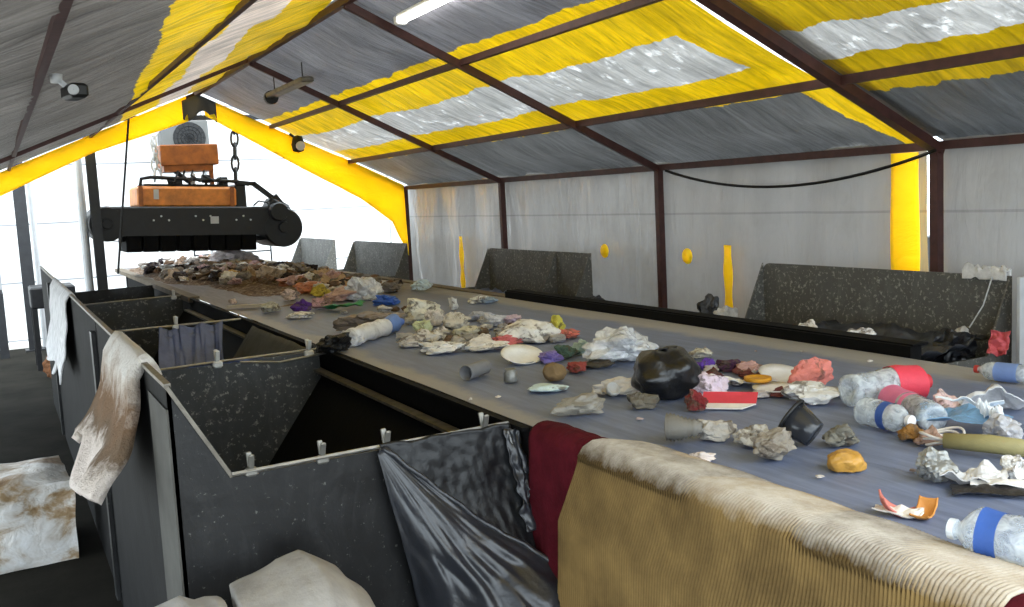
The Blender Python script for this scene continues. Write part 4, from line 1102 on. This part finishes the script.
L(525, 342, 52, 24, (240, 238, 232), 'large rounded white bag behind the oval foam plate', d_=40, seed=111, amp=.15, fold=.2, sub=4)
L(505, 345, 26, 12, (214, 120, 120), 'small red and white scrap at the left of the rounded white bag', seed=112)
L(484, 350, 46, 13, (236, 232, 226), 'white torn carton left of the oval foam plate', name='torn_carton', seed=113, rot=-.6, d_=24)
L(513, 324, 22, 12, (228, 206, 224), 'pale pink crumple behind the rounded white bag', m=m_film, seed=114)
L(494, 326, 22, 14, (222, 224, 232), 'bluish white crumple left of the pale pink one', m=m_film, seed=115)
L(478, 320, 26, 10, (196, 204, 224), 'pale blue crumple at the back of the middle heap', m=m_film, seed=116)
L(470, 338, 30, 16, (210, 204, 178), 'cream crumpled paper in the middle of the white heap', seed=117)
L(455, 330, 28, 22, (206, 200, 186), 'dirty white crushed box in the middle of the white heap', seed=118)
L(454, 310, 10, 16, (232, 232, 230), 'small white bottle-like scrap at the rear of the middle heap', seed=119)
L(440, 353, 48, 15, (240, 238, 234), 'crumpled white tray at the front of the middle heap', name='foam_tray', seed=120, rot=-.55, cat='tray', d_=26)
L(409, 347, 30, 13, (206, 200, 192), 'greyish folded paper left of the crumpled white tray', name='folded_paper', seed=121, rot=-.6, d_=20)
L(433, 340, 20, 9, (232, 230, 226), 'small white scrap behind the crumpled white tray', seed=122)
L(422, 335, 18, 16, (206, 210, 166), 'pale green-yellow crumple left of the middle heap', seed=123)
L(424, 318, 42, 24, (232, 230, 214), 'cream white bag behind the bottle with a blue end', seed=124, amp=.2)
L(434, 326, 18, 20, (224, 216, 206), 'white crushed cup at the right of the cream bag', seed=125)
bottle(350, 347, 402, 330, .052, 'frosted white bottle with a blue end near the belt edge', (110, 140, 200), (100, 130, 200), (.68, .84), seed=11, crush=.3, mat=m_film)
L(352, 346, 26, 16, (230, 232, 236), 'white torn film at the near end of the blue-ended bottle', m=m_film, seed=127)
L(372, 330, 54, 24, (158, 146, 136), 'brownish grey crumpled film behind the blue-ended bottle', m=m_film, d_=40, seed=128)
L(388, 305, 28, 14, (64, 112, 206), 'bright blue crumpled bag on the belt', m=m_film, seed=129)
L(366, 300, 42, 30, (206, 200, 192), 'tall translucent pale bag standing behind the blue bag', m=m_clearbag, d_=26, seed=130, amp=.25)
L(344, 300, 40, 16, (214, 178, 166), 'pinkish film at the left foot of the tall translucent bag', m=m_film, seed=131)
S(344, 310, 40, 18, 8, (66, 160, 104), 'green plastic piece left of the blue bag', name='plastic_piece', seed=132, m=m_film, rot=-.5)
L(322, 308, 22, 14, (200, 160, 160), 'pale pink crumple left of the green piece', seed=133)
L(320, 296, 18, 13, (206, 186, 84), 'yellow crumple in the heap behind the pale pink one', seed=134)
L(303, 311, 18, 13, (92, 58, 140), 'violet crumple at the front of the heap', seed=135)
L(300, 318, 30, 8, (236, 234, 230), 'white torn scrap in front of the violet crumple', seed=136)
L(291, 300, 18, 12, (226, 204, 196), 'pale rose scrap left of the violet crumple', seed=137)
L(306, 293, 28, 14, (216, 134, 96), 'orange-pink film in the heap behind the violet crumple', m=m_film, seed=138)
L(296, 286, 32, 12, (190, 124, 92), 'rusty orange film behind the orange-pink one', m=m_film, seed=139)
L(234, 283, 18, 13, (216, 176, 96), 'yellow-ochre crumple in the middle of the far heap', seed=140)
L(270, 284, 30, 22, (176, 158, 138), 'tan crushed bag on the far heap right of the ochre crumple', seed=141)
L(282, 276, 20, 16, (206, 202, 196), 'pale ring-shaped crush on top of the far heap', seed=142)
L(233, 304, 9, 7, (226, 206, 200), 'small pale scrap alone near the belt edge beside the heap', seed=143)
L(232, 268, 52, 22, (222, 208, 204), 'big pinkish white bag on the heap under the magnet', m=m_film, d_=30, seed=144)
a_ = at(228, 309); b_ = at(275, 307); d = b_ - a_
put('wood_strip', MB().box((d.length / 2, 0, .015), (d.length, .05, .025)), m_card, a_, math.atan2(d.y, d.x), 'pale wooden strip lying across the belt before the far heap', 'strip', (196, 186, 166))
L(270, 312, 20, 12, (190, 186, 168), 'pale crumple at the right end of the wooden strip', seed=146)
# far edge
L(422, 290, 22, 13, (196, 214, 226), 'white and blue crumple at the far edge of the belt', seed=147)
L(478, 303, 22, 8, (232, 232, 228), 'white scraps on the far edge left of the long black rail', seed=148)
L(490, 303, 16, 8, (150, 166, 184), 'pale blue scrap at the left end of the long black rail', seed=149)
def H_(px, py, x, w_, h_, c, label, m=None, **k):
    """scrap caught in the far hoppers"""
    p = onx(px, py, x) if x else onz(px, py, 1.056); s = (p - V((0, 0, H))).dot(FWD) / F
    return put(k.pop('name', 'crumpled_bag'), crumple((w_ * s, w_ * s * .8, h_ * s), k.pop('seed', 3)), m or m_scrap, p, -.4, label, 'scrap', c)
H_(860, 347, 3.72, 42, 28, (228, 224, 220), 'white crumple behind the black rail below the big hopper panel', seed=151)
H_(806, 339, 3.72, 32, 26, (220, 214, 206), 'small white crumple behind the rail, left of the other white one', seed=152)
H_(727, 329, 0, 34, 28, (206, 204, 200), 'pale grey bag behind the rail left of the big hopper', m_film, seed=153)
H_(709, 322, 0, 28, 34, (40, 44, 54), 'dark navy bag corner left of the pale grey bag', m_film, seed=154)
H_(596, 306, 0, 24, 16, (60, 62, 70), 'black bag corner at the right end of the second hopper', m_film, seed=155)
tag(obj('debris_ledge', MB().box((3.90, 6.17, 1.03), (.6, 2.1, .04)).box((4.17, 6.17, .515), (.04, 2.1, 1.03)), m_hop, org=(3.9, 6.17, 0)), 'low black ledge behind the long black rail between the two hoppers', 'ledge')
# black plastic knot on the belt edge
L(332, 352, 34, 24, (40, 40, 42), 'black plastic knot on the near belt edge', m=m_blackplastic, seed=156, amp=.4)
mbw = MB().tube([ony(240, 362, 5.24), ony(280, 362, 5.235), ony(330, 352, 5.23), ony(345, 361, 5.1)], .007, 6)
tag(obj('bent_wire', mbw, m_rod, org=ony(280, 362, 5.24)), 'bent pale wire along the rim of the middle bin', 'wire')

# --- the heap under the magnet: loose fines, then every larger piece its own object
def mound(u, v):
    y = 7.8 + 7.6 * u; x = 1.95 - .3 * max(0, min(1, (y - 10.5))) + (1.37 + .3 * max(0, min(1, (y - 10.5)))) * v
    k = min(1, max(0, (y - 8.2) / 2.5)) * max(0, math.sin(PI * v)) ** .6 * min(1, (15.5 - y) / .8 + .05)
    z = ZB + .004 + k * (.07 + .06 * N(x * 3, y * 2, 3) + .05 * N(x * 9, y * 7, 1))
    return (x + .05 * N(y * 2, 0, 4), y, max(ZB - .002, z - .012))
def fines_mat():
    t = NT('loose_fines'); pos = t.pos()
    c = t.ramp(t.noise(22, 5, .75, pos), [(.3, lin((52, 42, 36))), (.45, lin((96, 78, 64))), (.56, lin((128, 108, 90))), (.63, lin((176, 164, 150))), (.7, lin((90, 70, 58)))])
    return t.fin(t.pbr(c, .9, 0, .1, t.bump(t.noise(30, 4, .7, pos), .8, .02)))
o = obj('loose_waste', MB().grid(mound, 150, 40), fines_mat(), org=(2.6, 11.6, ZB)); tag(o, 'loose brown fine waste spread under the heap on the far belt', 'waste', kind='stuff')
KINDS = [
 ('crumpled_paper', 'brown crumpled scrap in the heap under the magnet', 'brown scraps in the far heap', (118, 92, 72), m_scrap),
 ('crumpled_paper', 'greyish crumpled scrap in the heap under the magnet', 'greyish scraps in the far heap', (132, 124, 116), m_scrap),
 ('plastic_scrap', 'whitish plastic scrap in the heap under the magnet', 'whitish scraps in the far heap', (212, 206, 198), m_film),
 ('cardboard_piece', 'flat tan cardboard piece in the heap under the magnet', 'tan cardboard pieces in the far heap', (158, 132, 102), m_card),
 ('plastic_scrap', 'pinkish plastic scrap in the heap under the magnet', 'pinkish scraps in the far heap', (190, 152, 150), m_film),
 ('plastic_scrap', 'dark scrap in the heap under the magnet', 'dark scraps in the far heap', (52, 44, 46), m_scrap),
]
WT = [0, 0, 0, 1, 1, 1, 2, 2, 3, 4, 5, 5]
proto = {}
for i in range(240):
    k = rnd.choice(WT); nm, lab, grp, c, m_ = KINDS[k]
    y = 8.0 + 7.2 * rnd.random() ** .85; t = rnd.random()
    lo = 2.35 if y < 10 else (2.0 if y < 11.2 else 1.72)
    if y < 9.3: lo = 2.55
    x = lo + (3.28 - lo) * t
    if y > 13.2 and k in (0, 5) and rnd.random() < .5: k = 2; nm, lab, grp, c, m_ = KINDS[k]
    f = rnd.uniform(.8, 1.9)
    key = (k, rnd.randint(0, 2))
    if key not in proto:
        if k == 3: mb = sheet(.16, .12, 300 + key[1], .05, 10)
        else: mb = crumple((.13, .10, .075), 310 + key[1] + k * 7, sub=3, amp=.45, fold=.6)
        o = obj(nm, mb, m_, org=(0, 0, 0), thick=.004 if k == 3 else 0)
        proto[key] = o
    else:
        o = proto[key].copy(); COL.objects.link(o)
    kk = min(1, max(0, (y - 8.2) / 2.5)) * max(0, math.sin(PI * min(1, (x - 1.65) / 1.67))) ** .6
    o.location = (x, y, ZB + .004 + .055 * kk); o.rotation_euler = (rnd.uniform(-.25, .25) if k != 3 else rnd.uniform(-.5, .5), rnd.uniform(-.2, .2), rnd.uniform(0, 6.2))
    o.scale = (f, f, f)
    j = rnd.uniform(.75, 1.25); o.color = tuple(min(1, q * j) for q in lin(c)[:3]) + (1,)
    tag(o, lab, 'scrap', grp)

fk = None
for i, (px, py) in enumerate([(914, 472), (640, 420), (560, 410), (820, 478), (756, 352), (690, 470), (498, 398), (870, 362), (802, 352), (905, 370), (470, 400), (660, 350), (705, 348)]):
    if fk is None:
        fk = obj('paper_fleck', crumple((.03, .022, .01), 501, sub=2), m_scrap, org=(0, 0, 0)); o = fk
    else:
        o = fk.copy(); COL.objects.link(o)
    o.location = at(px, py); o.rotation_euler = (0, 0, rnd.uniform(0, 6)); k = rnd.uniform(.6, 1.2); o.scale = (k, k, k)
    col(o, rnd.choice([(226, 220, 214), (206, 196, 186), (196, 176, 170)])); tag(o, 'tiny pale paper fleck loose on the open belt', 'scrap', 'paper flecks on the belt')

# loose small pieces that thicken the middle heap and the right-hand group
MK = [('crumpled_paper', 'white crumpled scrap among the middle heap of white rubbish', 'white scraps in the middle heap', (232, 228, 222), m_scrap, .05),
      ('plastic_scrap', 'greyish clear film scrap among the middle heap of white rubbish', 'film scraps in the middle heap', (190, 186, 180), m_film, .05),
      ('crumpled_paper', 'small brown scrap among the middle heap of white rubbish', 'brown scraps in the middle heap', (120, 98, 78), m_scrap, .04)]
pr = {}
for i in range(54):
    k = rnd.choice((0, 0, 1, 1, 2)); nm, lab, grp, c, m_, r = MK[k]
    px = rnd.uniform(405, 560); py = 306 + (px - 405) * .19 + rnd.uniform(0, 34)
    if i > 44: px = rnd.uniform(330, 420); py = 300 + (px - 330) * .15 + rnd.uniform(0, 16)
    if abs(px - 521) < 34 and abs(py - 354) < 14: py = 332
    key = (k, i % 3)
    if key not in pr:
        o = obj(nm, crumple((.12, .09, .06), 700 + k * 5 + i % 3, sub=3), m_, org=(0, 0, 0)); pr[key] = o
    else:
        o = pr[key].copy(); COL.objects.link(o)
    f = rnd.uniform(.5, 1.25); o.location = at(px, py); o.scale = (f, f, f); o.rotation_euler = (0, 0, rnd.uniform(0, 6))
    j = rnd.uniform(.8, 1.1); o.color = tuple(min(1, q * j) for q in lin(c)[:3]) + (1,); tag(o, lab, 'scrap', grp)
MG = [('plastic_scrap', 'small pale scrap among the rubbish right of the round black bag', 'pale scraps right of the black bag', (222, 214, 212), m_film), ('crumpled_paper', 'small dark red-brown scrap among the rubbish right of the round black bag', 'dark scraps right of the black bag', (110, 62, 58), m_scrap)]
pr = {}
for i in range(18):
    k = 0 if rnd.random() < .6 else 1; nm, lab, grp, c, m_ = MG[k]
    px = rnd.uniform(694, 800); py = 366 + (px - 694) * .12 + rnd.uniform(0, 24)
    if k not in pr:
        o = obj(nm, crumple((.09, .07, .04), 760 + k, sub=3), m_, org=(0, 0, 0)); pr[k] = o
    else:
        o = pr[k].copy(); COL.objects.link(o)
    f = rnd.uniform(.5, 1.2); o.location = at(px, py); o.scale = (f, f, f); o.rotation_euler = (0, 0, rnd.uniform(0, 6)); col(o, c); tag(o, lab, 'scrap', grp)

# ------------------------------------------------------------------ light
w = bpy.data.worlds.new('world'); SC.world = w; w.use_nodes = True
bg = w.node_tree.nodes['Background']; bg.inputs[0].default_value = (.80, .915, 1.0, 1); bg.inputs[1].default_value = 3.4
sd = bpy.data.lights.new('sun', 'SUN'); sd.energy = 1.5; sd.angle = 1.2; sd.color = (1, .96, .9)
so = bpy.data.objects.new('sun', sd); COL.objects.link(so)
so.rotation_euler = Euler((math.radians(28), 0, math.radians(28)))
vs = SC.view_settings; SC.display_settings.display_device = 'sRGB'
vs.view_transform = 'Standard'; vs.look = 'None'; vs.gamma = 1.0; vs.exposure = 0.4; vs.use_curve_mapping = False
SC.cycles.max_bounces = 8; SC.cycles.diffuse_bounces = 4; SC.cycles.transparent_max_bounces = 12
SC.cycles.sample_clamp_indirect = 6.0
